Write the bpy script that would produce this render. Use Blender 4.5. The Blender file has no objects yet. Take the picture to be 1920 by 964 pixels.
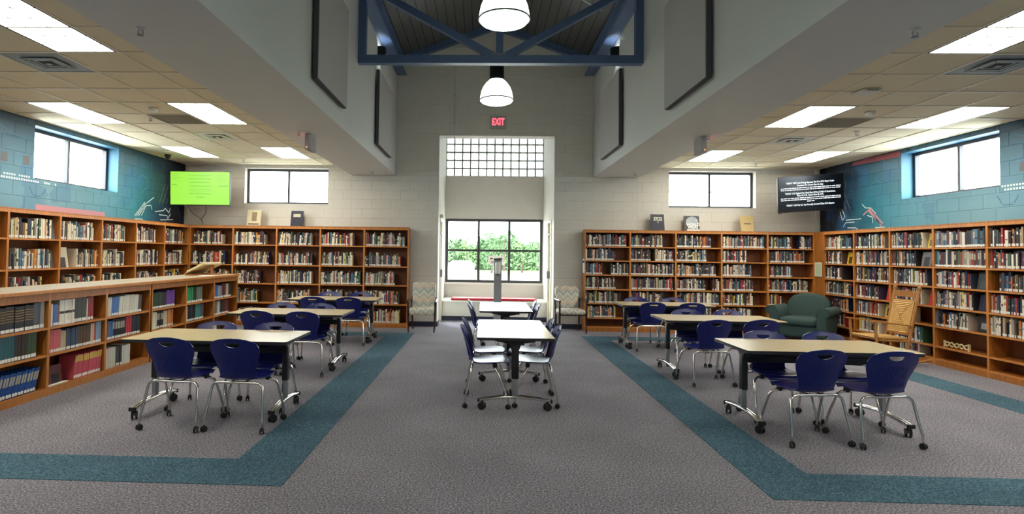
import bpy, bmesh, math, random
from mathutils import Vector, Matrix
R = math.radians
SC = bpy.context.scene
COL = SC.collection

# ------------------------------------------------------------------ camera
CAM_H = 1.549
YAW, PITCH, ROLL = -0.0333, 0.0298, 0.0134
FPX, U0, V0 = 1078.7, 871.44, 442.62
def make_camera():
    cd = bpy.data.cameras.new('camera'); cam = bpy.data.objects.new('camera', cd); COL.objects.link(cam)
    r0 = Vector((math.cos(YAW), -math.sin(YAW), 0)); f0 = Vector((math.sin(YAW), math.cos(YAW), 0)); z = Vector((0, 0, 1))
    f = math.cos(PITCH) * f0 + math.sin(PITCH) * z
    up = -math.sin(PITCH) * f0 + math.cos(PITCH) * z
    xa = math.cos(ROLL) * r0 + math.sin(ROLL) * up
    ya = -math.sin(ROLL) * r0 + math.cos(ROLL) * up
    m = Matrix((xa, ya, -f)).transposed().to_4x4(); m.translation = (0, 0, CAM_H)
    cam.matrix_world = m
    cd.sensor_width = 36; cd.sensor_fit = 'HORIZONTAL'
    cd.lens = FPX / 1920 * 36
    cd.shift_x = (960 - U0) / 1920
    cd.shift_y = (V0 - 482) / 1920
    cd.clip_end = 500; cd.clip_start = 0.05
    SC.camera = cam
make_camera()

# ------------------------------------------------------------------ sky, exposure, lamp levels
SKY = 9.0
LENS = 9.0
PEND = 5.0
DOME = 1.7
SC.view_settings.view_transform = 'Standard'
SC.view_settings.look = 'None'
SC.view_settings.gamma = 1.0
SC.view_settings.use_curve_mapping = False
SC.view_settings.exposure = 1.15
W = bpy.data.worlds.new('overcast_sky'); SC.world = W; W.use_nodes = True
bg = W.node_tree.nodes['Background']; bg.inputs[0].default_value = (0.92, 0.96, 1.0, 1); bg.inputs[1].default_value = SKY

# ------------------------------------------------------------------ helpers
def lin(c):
    c = c / 255.0
    return c / 12.92 if c <= 0.04045 else ((c + 0.055) / 1.055) ** 2.4
def S(r, g, b): return (lin(r), lin(g), lin(b), 1.0)

class MB:
    def __init__(s): s.v = []; s.f = []; s.m = []
    def face(s, pts, mi=0):
        n = len(s.v); s.v += [tuple(p) for p in pts]; s.f.append(tuple(range(n, n + len(pts)))); s.m.append(mi); return s
    def box(s, x0, x1, y0, y1, z0, z1, mi=0):
        n = len(s.v)
        s.v += [(x0, y0, z0), (x1, y0, z0), (x1, y1, z0), (x0, y1, z0), (x0, y0, z1), (x1, y0, z1), (x1, y1, z1), (x0, y1, z1)]
        for q in ((3, 2, 1, 0), (4, 5, 6, 7), (0, 1, 5, 4), (1, 2, 6, 5), (2, 3, 7, 6), (3, 0, 4, 7)):
            s.f.append(tuple(n + i for i in q)); s.m.append(mi)
        return s
    def bbox(s, x0, x1, y0, y1, z0, z1, b=0.004, mi=0):
        """box with chamfered edges"""
        bm = bmesh.new(); bmesh.ops.create_cube(bm, size=1.0)
        for v in bm.verts:
            v.co = Vector(((x0 + x1) / 2 + v.co.x * (x1 - x0), (y0 + y1) / 2 + v.co.y * (y1 - y0), (z0 + z1) / 2 + v.co.z * (z1 - z0)))
        bmesh.ops.bevel(bm, geom=bm.edges[:], offset=b, segments=2, profile=0.5, affect='EDGES')
        s.add_bm(bm, mi); bm.free(); return s
    def add_bm(s, bm, mi=0):
        n = len(s.v); bm.verts.index_update()
        s.v += [tuple(v.co) for v in bm.verts]
        for f in bm.faces: s.f.append(tuple(n + v.index for v in f.verts)); s.m.append(mi)
        return s
    def prism(s, poly, axis, a0, a1, mi=0):
        """poly: 2D points; axis 'x','y','z' is the extrusion axis; poly coords are the other two axes in xyz order"""
        def P(p, a):
            if axis == 'x': return (a, p[0], p[1])
            if axis == 'y': return (p[0], a, p[1])
            return (p[0], p[1], a)
        n = len(s.v); k = len(poly)
        s.v += [P(p, a0) for p in poly] + [P(p, a1) for p in poly]
        s.f.append(tuple(range(n + k - 1, n - 1, -1))); s.m.append(mi)
        s.f.append(tuple(range(n + k, n + 2 * k))); s.m.append(mi)
        for i in range(k):
            j = (i + 1) % k
            s.f.append((n + i, n + j, n + k + j, n + k + i)); s.m.append(mi)
        return s
    def tube(s, pts, r, n=8, mi=0, closed=False):
        pts = [Vector(p) for p in pts]; rs = r if isinstance(r, (list, tuple)) else [r] * len(pts)
        k = len(pts); base = len(s.v); T = []
        for i in range(k):
            if closed: t = pts[(i + 1) % k] - pts[i - 1]
            elif i == 0: t = pts[1] - pts[0]
            elif i == k - 1: t = pts[-1] - pts[-2]
            else: t = (pts[i + 1] - pts[i]).normalized() + (pts[i] - pts[i - 1]).normalized()
            T.append(t.normalized())
        a = Vector((0, 0, 1)) if abs(T[0].z) < 0.9 else Vector((1, 0, 0))
        nrm = T[0].cross(a).normalized()
        for i in range(k):
            nrm = (nrm - T[i] * nrm.dot(T[i]))
            nrm = nrm.normalized() if nrm.length > 1e-6 else T[i].orthogonal().normalized()
            b = T[i].cross(nrm)
            for j in range(n):
                an = 2 * math.pi * j / n
                s.v.append(tuple(pts[i] + (nrm * math.cos(an) + b * math.sin(an)) * rs[i]))
        for i in range(k if closed else k - 1):
            for j in range(n):
                i2 = (i + 1) % k
                s.f.append((base + i * n + j, base + i * n + (j + 1) % n, base + i2 * n + (j + 1) % n, base + i2 * n + j)); s.m.append(mi)
        if not closed:
            s.f.append(tuple(base + j for j in range(n - 1, -1, -1))); s.m.append(mi)
            s.f.append(tuple(base + (k - 1) * n + j for j in range(n))); s.m.append(mi)
        return s
    def bar(s, p0, p1, w, h, mi=0, up=(0, 0, 1)):
        """rectangular bar from p0 to p1, w across, h along up"""
        p0, p1 = Vector(p0), Vector(p1); t = (p1 - p0).normalized(); u = Vector(up)
        a = t.cross(u).normalized(); b = a.cross(t).normalized(); n = len(s.v)
        for p in (p0, p1):
            for sa, sb in ((-1, -1), (1, -1), (1, 1), (-1, 1)):
                s.v.append(tuple(p + a * sa * w / 2 + b * sb * h / 2))
        for q in ((0, 1, 2, 3), (7, 6, 5, 4), (0, 4, 5, 1), (1, 5, 6, 2), (2, 6, 7, 3), (3, 7, 4, 0)):
            s.f.append(tuple(n + i for i in q)); s.m.append(mi)
        return s
    def lathe(s, prof, n=24, o=(0, 0, 0), mi=0, axis='z'):
        base = len(s.v); k = len(prof)
        for r, z in prof:
            for j in range(n):
                a = 2 * math.pi * j / n; x, y = r * math.cos(a), r * math.sin(a)
                if axis == 'z': p = (x, y, z)
                elif axis == 'x': p = (z, x, y)
                else: p = (x, z, y)
                s.v.append((o[0] + p[0], o[1] + p[1], o[2] + p[2]))
        for i in range(k - 1):
            for j in range(n):
                s.f.append((base + i * n + j, base + i * n + (j + 1) % n, base + (i + 1) * n + (j + 1) % n, base + (i + 1) * n + j)); s.m.append(mi)
        if prof[0][0] > 1e-5: s.f.append(tuple(base + j for j in range(n - 1, -1, -1))); s.m.append(mi)
        if prof[-1][0] > 1e-5: s.f.append(tuple(base + (k - 1) * n + j for j in range(n))); s.m.append(mi)
        return s
    def mesh(s, name, mats, smooth=0):
        me = bpy.data.meshes.new(name); me.from_pydata(s.v, [], s.f)
        mats = mats if isinstance(mats, (list, tuple)) else [mats]
        for m in mats: me.materials.append(m)
        if len(mats) > 1: me.polygons.foreach_set('material_index', s.m)
        bm = bmesh.new(); bm.from_mesh(me); bmesh.ops.recalc_face_normals(bm, faces=bm.faces[:]); bm.to_mesh(me); bm.free()
        if smooth:
            me.shade_smooth(); me.set_sharp_from_angle(angle=R(smooth))
        me.update(); return me
    def build(s, name, mats, parent=None, smooth=0, **kw):
        return put(name, s.mesh(name, mats, smooth), parent, **kw)

def put(name, me, parent=None, loc=None, rot=None, scale=None):
    o = bpy.data.objects.new(name, me); COL.objects.link(o)
    if parent is not None: o.parent = parent
    if loc is not None: o.location = loc
    if rot is not None: o.rotation_euler = rot
    if scale is not None: o.scale = scale
    return o
def tag(o, label=None, cat=None, group=None, kind=None):
    if label: o['label'] = label
    if cat: o['category'] = cat
    if group: o['group'] = group
    if kind: o['kind'] = kind
    return o
def thing(name, label, cat, loc=(0, 0, 0), rz=0, group=None):
    o = put(name, None, None, loc, (0, 0, rz)); o.empty_display_size = 0.1
    return tag(o, label, cat, group)
def struct(name, mb, mats, smooth=0, **kw):
    return tag(mb.build(name, mats, None, smooth, **kw), kind='structure')
def dup(root, loc=None, rz=None, label=None, group=None):
    r = root.copy(); COL.objects.link(r)
    if loc is not None: r.location = loc
    if rz is not None: r.rotation_euler = (0, 0, rz)
    if label: r['label'] = label
    if group: r['group'] = group
    for ch in KIDS.get(root.name, []) or [c for c in bpy.data.objects if c.parent == root]:
        c = ch.copy(); COL.objects.link(c); c.parent = r
        for g in KIDS.get(ch.name, []):
            d = g.copy(); COL.objects.link(d); d.parent = c
    return r
KIDS = {}
def remember(root):
    """store the tree below a prototype so that copies are quick"""
    for o in bpy.data.objects:
        if o.parent == root: KIDS.setdefault(root.name, []).append(o)
    for c in KIDS.get(root.name, []):
        for o in bpy.data.objects:
            if o.parent == c: KIDS.setdefault(c.name, []).append(o)
def text(name, body, size, parent, mat, loc, rot, align='CENTER', depth=0.0005, sx=1.0, bold=0.0):
    cu = bpy.data.curves.new(name, 'FONT'); cu.body = body; cu.size = size; cu.align_x = align; cu.align_y = 'CENTER'
    cu.extrude = depth; cu.offset = bold; cu.resolution_u = 2
    cu.materials.append(mat)
    tmp = put('tmp', cu); dg = bpy.context.evaluated_depsgraph_get()
    me = bpy.data.meshes.new_from_object(tmp.evaluated_get(dg)); me.name = name
    bpy.data.objects.remove(tmp)
    if not me.materials: me.materials.append(mat)
    return put(name, me, parent, loc, rot, (sx, 1, 1))
ORD = ['first', 'second', 'third', 'fourth', 'fifth', 'sixth', 'seventh', 'eighth', 'ninth', 'tenth', 'eleventh', 'twelfth', 'thirteenth', 'fourteenth',
       'fifteenth', 'sixteenth', 'seventeenth', 'eighteenth', 'nineteenth', 'twentieth', 'twenty-first', 'twenty-second', 'twenty-third', 'twenty-fourth',
       'twenty-fifth', 'twenty-sixth', 'twenty-seventh', 'twenty-eighth', 'twenty-ninth', 'thirtieth']

# ------------------------------------------------------------------ materials
def nodes(name):
    m = bpy.data.materials.new(name); m.use_nodes = True
    nt = m.node_tree; return m, nt, nt.nodes['Principled BSDF']
def N(nt, typ, **kw):
    n = nt.nodes.new(typ)
    for k, v in kw.items(): setattr(n, k, v)
    return n
def coords(nt, kind='Object', scale=(1, 1, 1)):
    t = N(nt, 'ShaderNodeTexCoord'); mp = N(nt, 'ShaderNodeMapping'); mp.inputs['Scale'].default_value = scale
    if kind == 'World':
        g = N(nt, 'ShaderNodeNewGeometry'); nt.links.new(g.outputs['Position'], mp.inputs['Vector'])
    else: nt.links.new(t.outputs[kind], mp.inputs['Vector'])
    return mp.outputs['Vector']
def ramp(nt, fac, stops, interp='LINEAR'):
    r = N(nt, 'ShaderNodeValToRGB'); r.color_ramp.interpolation = interp
    e = r.color_ramp.elements
    while len(e) < len(stops): e.new(0.5)
    for el, (p, c) in zip(e, stops): el.position = p; el.color = c
    nt.links.new(fac, r.inputs['Fac']); return r.outputs['Color']
def noise(nt, vec, scale, detail=3, rough=0.5):
    n = N(nt, 'ShaderNodeTexNoise'); n.inputs['Scale'].default_value = scale; n.inputs['Detail'].default_value = detail; n.inputs['Roughness'].default_value = rough
    nt.links.new(vec, n.inputs['Vector']); return n.outputs['Fac']
def bump(nt, b, h, strength, dist=0.01):
    bp = N(nt, 'ShaderNodeBump'); bp.inputs['Strength'].default_value = strength; bp.inputs['Distance'].default_value = dist
    nt.links.new(h, bp.inputs['Height']); nt.links.new(bp.outputs['Normal'], b.inputs['Normal'])
def P(name, col, rough=0.5, metal=0.0, var=0.0, vscale=8.0, kind='Object', bmp=0.0, bscale=200.0, spec=None, stretch=(1, 1, 1)):
    m, nt, b = nodes(name)
    b.inputs['Base Color'].default_value = col; b.inputs['Roughness'].default_value = rough; b.inputs['Metallic'].default_value = metal
    if spec is not None: b.inputs['Specular IOR Level'].default_value = spec
    if var or bmp: vec = coords(nt, kind, stretch)
    if var:
        f = noise(nt, vec, vscale, 4)
        lo = tuple(c * (1 - var) for c in col[:3]) + (1,); hi = tuple(min(1, c * (1 + var)) for c in col[:3]) + (1,)
        nt.links.new(ramp(nt, f, [(0.25, lo), (0.75, hi)]), b.inputs['Base Color'])
    if bmp: bump(nt, b, noise(nt, vec, bscale, 2), bmp, 0.002)
    return m
def EM(name, col, strength, base=(0.6, 0.6, 0.55, 1)):
    m = bpy.data.materials.new(name); m.use_nodes = True; nt = m.node_tree
    b = nt.nodes['Principled BSDF']; b.inputs['Base Color'].default_value = base; b.inputs['Roughness'].default_value = 0.5
    b.inputs['Emission Color'].default_value = col; b.inputs['Emission Strength'].default_value = strength
    return m
def wood(name, c1, c2, c3, rough=0.42, stretch=(14, 14, 1.2)):
    m, nt, b = nodes(name)
    v = coords(nt, 'Object', stretch); f = noise(nt, v, 3.0, 6, 0.6)
    nt.links.new(ramp(nt, f, [(0.25, c1), (0.5, c2), (0.75, c3)]), b.inputs['Base Color'])
    b.inputs['Roughness'].default_value = rough
    bump(nt, b, noise(nt, v, 12, 3), 0.08, 0.002)
    return m
def glass(name, tint, refl=0.06):
    m = bpy.data.materials.new(name); m.use_nodes = True; nt = m.node_tree; nt.nodes.clear()
    o = N(nt, 'ShaderNodeOutputMaterial'); t = N(nt, 'ShaderNodeBsdfTransparent'); g = N(nt, 'ShaderNodeBsdfGlossy'); x = N(nt, 'ShaderNodeMixShader')
    t.inputs['Color'].default_value = tint; g.inputs['Roughness'].default_value = 0.02; x.inputs['Fac'].default_value = refl
    nt.links.new(t.outputs[0], x.inputs[1]); nt.links.new(g.outputs[0], x.inputs[2]); nt.links.new(x.outputs[0], o.inputs[0]); return m
def glass_block_mat():
    m = bpy.data.materials.new('glass_block'); m.use_nodes = True; nt = m.node_tree; nt.nodes.clear()
    o = N(nt, 'ShaderNodeOutputMaterial'); t = N(nt, 'ShaderNodeBsdfTransparent'); g = N(nt, 'ShaderNodeBsdfTranslucent'); x = N(nt, 'ShaderNodeMixShader')
    t.inputs['Color'].default_value = (0.38, 0.40, 0.39, 1); g.inputs['Color'].default_value = (0.6, 0.62, 0.61, 1); x.inputs['Fac'].default_value = 0.4
    nt.links.new(t.outputs[0], x.inputs[1]); nt.links.new(g.outputs[0], x.inputs[2]); nt.links.new(x.outputs[0], o.inputs[0]); return m

M = {}
M['paint'] = P('painted_block', S(212, 208, 200), 0.55, var=0.03, vscale=3, kind='World', bmp=0.15, bscale=220)
M['drywall'] = P('painted_drywall', S(206, 208, 206), 0.6, var=0.02, vscale=1.5, kind='World', bmp=0.05, bscale=150)
M['tile'] = P('ceiling_tile', S(224, 213, 184), 0.9, var=0.05, vscale=60, bmp=0.35, bscale=160)
M['grid'] = P('grid_white', S(222, 216, 196), 0.5)
M['white_metal'] = P('white_metal', S(222, 222, 214), 0.4)
M['grey_metal'] = P('grey_metal', S(120, 128, 132), 0.45)
M['vent_grey'] = P('vent_grey', S(140, 152, 158), 0.5)
M['dark_gap'] = P('dark_gap', S(30, 28, 26), 0.7)
M['grille'] = P('return_grille', S(118, 108, 90), 0.8, var=0.1, vscale=120)
M['lens'] = EM('lit_lens', (1.0, 0.96, 0.82, 1), LENS)
M['rib'] = P('lens_rib', S(235, 232, 215), 0.5)
M['blue_steel'] = P('blue_painted_steel', S(82, 104, 142), 0.4, var=0.04, vscale=5)
M['deck'] = P('roof_deck', S(82, 84, 84), 0.5, var=0.06, vscale=2, stretch=(1, 0.2, 1))
M['panel'] = P('acoustic_fabric', S(176, 174, 174), 0.95, var=0.04, vscale=90, bmp=0.3, bscale=400)
M['panel_edge_shade'] = P('acoustic_edge_shade', S(84, 82, 86), 0.9)  # panel sides coloured dark to stand for their shadow
M['navy_base'] = P('navy_baseboard', S(38, 42, 66), 0.5)
M['bronze'] = P('dark_bronze_frame', S(62, 60, 64), 0.4)
M['glass'] = glass('window_glass', (0.94, 0.97, 0.96, 1))
M['block_glass'] = glass_block_mat()
M['mortar'] = P('glass_block_mortar', S(150, 146, 134), 0.8)
M['oak'] = wood('oak_case', S(142, 82, 30), S(170, 104, 44), S(190, 124, 58))
M['oak_light'] = wood('oak_front_edge', S(176, 108, 48), S(196, 126, 62), S(210, 144, 80))
M['oak_back'] = wood('oak_back', S(104, 58, 30), S(122, 70, 36), S(138, 82, 44), 0.55)
M['counter'] = P('counter_laminate', S(186, 176, 156), 0.28, var=0.05, vscale=12)
M['laminate'] = wood('table_laminate', S(204, 182, 140), S(214, 194, 152), S(222, 204, 164), 0.22, (1.0, 16, 16))
M['black'] = P('black_plastic', S(22, 22, 24), 0.45)
M['edge'] = P('table_edge', S(40, 40, 42), 0.4)
M['black_metal'] = P('black_metal', S(30, 31, 34), 0.35)
M['silver'] = P('silver_leg', S(150, 152, 156), 0.3, 0.6)
M['chrome'] = P('chrome', S(225, 222, 215), 0.12, 1.0)
M['blue'] = P('blue_plastic', S(14, 26, 104), 0.3, var=0.05, vscale=300)
M['page'] = P('book_pages', S(226, 216, 190), 0.85, var=0.05, vscale=60)
M['label'] = P('white_label', S(240, 238, 230), 0.6)
M['gilt'] = P('gilt_band', S(170, 128, 66), 0.4, 0.3)
M['darkwood'] = wood('dark_wood', S(34, 20, 16), S(48, 28, 22), S(62, 38, 28), 0.35, (10, 10, 2))
M['rockwood'] = wood('rocker_wood', S(150, 96, 46), S(172, 116, 60), S(190, 136, 76), 0.4, (10, 10, 2))
M['red'] = P('red_vinyl', S(178, 28, 44), 0.4, var=0.04)
M['screen_dark'] = P('dark_screen', S(16, 16, 26), 0.25)
M['cable'] = P('cable', S(50, 44, 40), 0.6)
M['paper'] = P('paper', S(238, 236, 228), 0.8)
M['ink'] = P('ink', S(60, 60, 66), 0.7)
M['navy_cloth'] = P('navy_book_cloth', S(34, 36, 58), 0.5, var=0.08, vscale=60)
M['silver_ink'] = P('silver_ink', S(196, 190, 170), 0.35, 0.4)
M['tan_cloth'] = P('tan_book_cloth', S(196, 172, 118), 0.6, var=0.06, vscale=60)
M['exit_red'] = EM('exit_letters', (1.0, 0.03, 0.06, 1), 2.2)
M['screen_text'] = EM('screen_text', (0.85, 0.95, 1, 1), 0.8, (0.1, 0.1, 0.1, 1))
M['led_red'] = EM('led_red', (1.0, 0.15, 0.05, 1), 2.0)
M['green_fabric'] = P('green_upholstery', S(56, 76, 74), 0.9, var=0.08, vscale=120, bmp=0.3, bscale=350)
M['rush'] = wood('woven_rush', S(176, 132, 70), S(200, 156, 92), S(216, 176, 112), 0.7, (4, 40, 40))
M['kiosk'] = P('stand_grey', S(150, 150, 152), 0.4, 0.2)
M['concrete'] = P('exterior_concrete', S(190, 188, 180), 0.8, var=0.05)
M['grass'] = P('lawn_grass', S(66, 72, 40), 0.95, var=0.25, vscale=0.6, kind='World')
M['white_out'] = P('white_siding', S(226, 226, 222), 0.6)
M['lampgrey'] = P('street_lamp_grey', S(120, 122, 126), 0.5)
M['carglass'] = P('car_glass', S(40, 46, 52), 0.1)
M['tyre'] = P('tyre_rubber', S(26, 26, 27), 0.8)
M['screen_green'] = EM('green_screen', (0.17, 0.40, 0.03, 1), 1.0, (0.02, 0.03, 0.02, 1))
M['screen_green_text'] = EM('green_screen_text', (0.09, 0.25, 0.025, 1), 1.0, (0.02, 0.03, 0.02, 1))
M['bark'] = P('tree_bark', S(70, 58, 46), 0.9)
M['leaf1'] = P('foliage_a', S(72, 100, 62), 0.9, var=0.35, vscale=2.5, kind='World')
M['leaf2'] = P('foliage_b', S(92, 126, 70), 0.9, var=0.35, vscale=2.5, kind='World')
M['cream_wood'] = P('cream_wood', S(214, 196, 150), 0.6)
M['globe'] = P('globe_print', S(170, 178, 184), 0.5, var=0.4, vscale=30)
M['atlas_grey'] = P('grey_cover', S(72, 72, 76), 0.5)  # plain grey cover of the world atlas

def book_material(name, attr):
    m, nt, b = nodes(name)
    if attr:
        a = N(nt, 'ShaderNodeAttribute', attribute_name='Col'); c = a.outputs['Color']
    else:
        a = N(nt, 'ShaderNodeObjectInfo'); c = a.outputs['Color']
    nt.links.new(c, b.inputs['Base Color']); b.inputs['Roughness'].default_value = 0.42
    return m
M['books'] = book_material('book_covers_massed', True)
M['book'] = book_material('book_cover', False)

def carpet(name, dark, mid, light):
    m, nt, b = nodes(name)
    v = coords(nt, 'World'); f = noise(nt, v, 75, 3, 0.75); g = noise(nt, v, 1.3, 3)
    c = ramp(nt, f, [(0.33, dark), (0.5, mid), (0.68, light)])
    mx = N(nt, 'ShaderNodeMixRGB', blend_type='MULTIPLY'); mx.inputs[0].default_value = 1
    nt.links.new(c, mx.inputs[1]); nt.links.new(ramp(nt, g, [(0.3, (0.86, 0.86, 0.86, 1)), (0.7, (1.08, 1.08, 1.08, 1))]), mx.inputs[2])
    nt.links.new(mx.outputs[0], b.inputs['Base Color']); b.inputs['Roughness'].default_value = 0.95; b.inputs['Specular IOR Level'].default_value = 0.15
    bump(nt, b, f, 0.6, 0.006); return m
M['carpet'] = carpet('grey_carpet', S(66, 64, 71), S(124, 120, 129), S(186, 181, 189))
M['teal'] = carpet('teal_carpet', S(38, 62, 76), S(68, 98, 114), S(106, 138, 152))

def mural_mat():
    """painted mural: colours laid out along the wall (world Y) and by height (world Z)"""
    m, nt, b = nodes('mural_paint')
    g = N(nt, 'ShaderNodeNewGeometry'); sp = N(nt, 'ShaderNodeSeparateXYZ'); nt.links.new(g.outputs['Position'], sp.inputs[0])
    def mapr(o, a0, a1):
        r = N(nt, 'ShaderNodeMapRange'); r.inputs[1].default_value = a0; r.inputs[2].default_value = a1; nt.links.new(o, r.inputs[0]); return r.outputs[0]
    nz = noise(nt, g.outputs['Position'], 1.4, 4)
    ad = N(nt, 'ShaderNodeMath', operation='MULTIPLY_ADD'); ad.inputs[1].default_value = 0.9; nt.links.new(nz, ad.inputs[0]); nt.links.new(sp.outputs['Y'], ad.inputs[2])
    low = ramp(nt, mapr(ad.outputs[0], 7.0, 12.6), [(0.0, S(78, 122, 150)), (0.3, S(112, 156, 172)), (0.55, S(80, 146, 168)), (0.7, S(30, 112, 132)), (0.82, S(12, 54, 80)), (0.92, S(8, 20, 40))])
    high = ramp(nt, mapr(ad.outputs[0], 7.0, 12.6), [(0.0, S(14, 26, 46)), (0.18, S(32, 60, 84)), (0.5, S(46, 94, 118)), (0.68, S(16, 70, 92)), (0.85, S(10, 36, 56)), (0.93, S(8, 16, 34))])
    f = ramp(nt, mapr(sp.outputs['Z'], 2.35, 3.3), [(0.0, (0, 0, 0, 1)), (1.0, (1, 1, 1, 1))])
    mx = N(nt, 'ShaderNodeMixRGB'); nt.links.new(f, mx.inputs[0]); nt.links.new(low, mx.inputs[1]); nt.links.new(high, mx.inputs[2])
    # scattered brighter blue squares near the top
    vo = N(nt, 'ShaderNodeTexVoronoi', distance='CHEBYCHEV'); vo.inputs['Scale'].default_value = 3.0; nt.links.new(g.outputs['Position'], vo.inputs['Vector'])
    sp2 = N(nt, 'ShaderNodeSeparateColor'); nt.links.new(vo.outputs['Color'], sp2.inputs[0])
    th = N(nt, 'ShaderNodeMath', operation='GREATER_THAN'); th.inputs[1].default_value = 0.8; nt.links.new(sp2.outputs[0], th.inputs[0])
    ml = N(nt, 'ShaderNodeMath', operation='MULTIPLY'); nt.links.new(th.outputs[0], ml.inputs[0]); ml.inputs[1].default_value = 0.3
    m2 = N(nt, 'ShaderNodeMixRGB'); nt.links.new(ml.outputs[0], m2.inputs[0]); nt.links.new(mx.outputs[0], m2.inputs[1]); m2.inputs[2].default_value = S(30, 96, 150)
    nt.links.new(m2.outputs[0], b.inputs['Base Color']); b.inputs['Roughness'].default_value = 0.5
    bump(nt, b, noise(nt, g.outputs['Position'], 200, 2), 0.15, 0.002); return m
M['mural'] = mural_mat()
M['mural_white'] = P('mural_white_line', S(206, 222, 224), 0.5)
M['mural_pink'] = P('mural_pink', S(196, 138, 150), 0.5)
M['mural_red'] = P('mural_red', S(150, 72, 84), 0.5, var=0.2, vscale=6)
M['mural_blue'] = P('mural_blue_line', S(48, 104, 134), 0.5)
M['mural_brown'] = P('mural_brown', S(92, 92, 96), 0.5)
M['mural_deepblue'] = P('mural_deepblue', S(16, 84, 150), 0.5)

def chevron(name):
    m, nt, b = nodes(name)
    t = N(nt, 'ShaderNodeTexCoord'); sp = N(nt, 'ShaderNodeSeparateXYZ'); nt.links.new(t.outputs['Object'], sp.inputs[0])
    pp = N(nt, 'ShaderNodeMath', operation='PINGPONG'); pp.inputs[1].default_value = 0.085; nt.links.new(sp.outputs['X'], pp.inputs[0])
    am = N(nt, 'ShaderNodeMath', operation='MULTIPLY'); am.inputs[1].default_value = 1.35; nt.links.new(pp.outputs[0], am.inputs[0])
    s1 = N(nt, 'ShaderNodeMath', operation='ADD'); nt.links.new(sp.outputs['Z'], s1.inputs[0]); nt.links.new(am.outputs[0], s1.inputs[1])
    s2 = N(nt, 'ShaderNodeMath', operation='ADD'); nt.links.new(s1.outputs[0], s2.inputs[0]); 
    ym = N(nt, 'ShaderNodeMath', operation='MULTIPLY'); ym.inputs[1].default_value = 0.8; nt.links.new(sp.outputs['Y'], ym.inputs[0]); nt.links.new(ym.outputs[0], s2.inputs[1])
    md = N(nt, 'ShaderNodeMath', operation='FRACT'); sc = N(nt, 'ShaderNodeMath', operation='MULTIPLY'); sc.inputs[1].default_value = 3.1
    nt.links.new(s2.outputs[0], sc.inputs[0]); nt.links.new(sc.outputs[0], md.inputs[0])
    c = ramp(nt, md.outputs[0], [(0.0, S(206, 200, 184)), (0.16, S(150, 168, 172)), (0.3, S(206, 202, 190)), (0.46, S(214, 180, 156)), (0.6, S(226, 214, 194)), (0.74, S(168, 172, 160)), (0.88, S(214, 208, 192))])
    nt.links.new(c, b.inputs['Base Color']); b.inputs['Roughness'].default_value = 0.9
    bump(nt, b, noise(nt, t.outputs['Object'], 300, 2), 0.3, 0.002); return m
M['chevron'] = chevron('zigzag_upholstery')

# ------------------------------------------------------------------ room constants
XWL, XWR, YW, YB = -6.44, 6.95, 12.12, -5.0
ZC, ZS = 3.38, 3.175
NL, NR = -1.885, 2.276
SL, SR = -2.82, 3.19
XM = 0.195
ZE, ZR = 5.52, 6.28          # underside of the rafters at eave / ridge
AL, AR, AZ = -0.965, 1.465, 4.035
YG = 14.25                   # glazed far side of the alcove

def wall_mesh(a0, a1, z0, z1, holes, thick, place):
    """one closed slab with rectangular openings; place(a, d, z) -> world"""
    A = sorted({a0, a1, *[h[i] for h in holes for i in (0, 1)]}); Z = sorted({z0, z1, *[h[i] for h in holes for i in (2, 3)]})
    A = [a for a in A if a0 <= a <= a1]; Z = [z for z in Z if z0 <= z <= z1]
    def solid(i, j):
        if i < 0 or j < 0 or i >= len(A) - 1 or j >= len(Z) - 1: return False
        ca, cz = (A[i] + A[i + 1]) / 2, (Z[j] + Z[j + 1]) / 2
        return not any(h[0] < ca < h[1] and h[2] < cz < h[3] for h in holes)
    mb = MB(); idx = {}
    def V(i, d, j):
        k = (i, d, j)
        if k not in idx: idx[k] = len(mb.v); mb.v.append(place(A[i], d * thick, Z[j]))
        return idx[k]
    def F(*v): mb.f.append(tuple(v)); mb.m.append(0)
    for i in range(len(A) - 1):
        for j in range(len(Z) - 1):
            if not solid(i, j): continue
            for d in (0, 1): F(V(i, d, j), V(i + 1, d, j), V(i + 1, d, j + 1), V(i, d, j + 1))
            if not solid(i - 1, j): F(V(i, 0, j), V(i, 1, j), V(i, 1, j + 1), V(i, 0, j + 1))
            if not solid(i + 1, j): F(V(i + 1, 0, j), V(i + 1, 1, j), V(i + 1, 1, j + 1), V(i + 1, 0, j + 1))
            if not solid(i, j - 1): F(V(i, 0, j), V(i, 1, j), V(i + 1, 1, j), V(i + 1, 0, j))
            if not solid(i, j + 1): F(V(i, 0, j + 1), V(i, 1, j + 1), V(i + 1, 1, j + 1), V(i + 1, 0, j + 1))
    return mb
def block_unit(mat, name):
    """unit block face, 1 x 1, proud by 1 unit, chamfered rim"""
    mb = MB(); c = 0.012; e = 0.024
    o = [(0, 0), (1, 0), (1, 1), (0, 1)]; i_ = [(c, e), (1 - c, e), (1 - c, 1 - e), (c, 1 - e)]
    mb.v = [(x, 1.0, z) for x, z in o] + [(x, 0.0, z) for x, z in i_]
    mb.f = [(4, 5, 6, 7)] + [(k, (k + 1) % 4, 4 + (k + 1) % 4, 4 + k) for k in range(4)] + [(3, 2, 1, 0)]; mb.m = [0] * 6
    return mb.mesh(name, mat)
BW, BH = 0.4064, 0.2032
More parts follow.
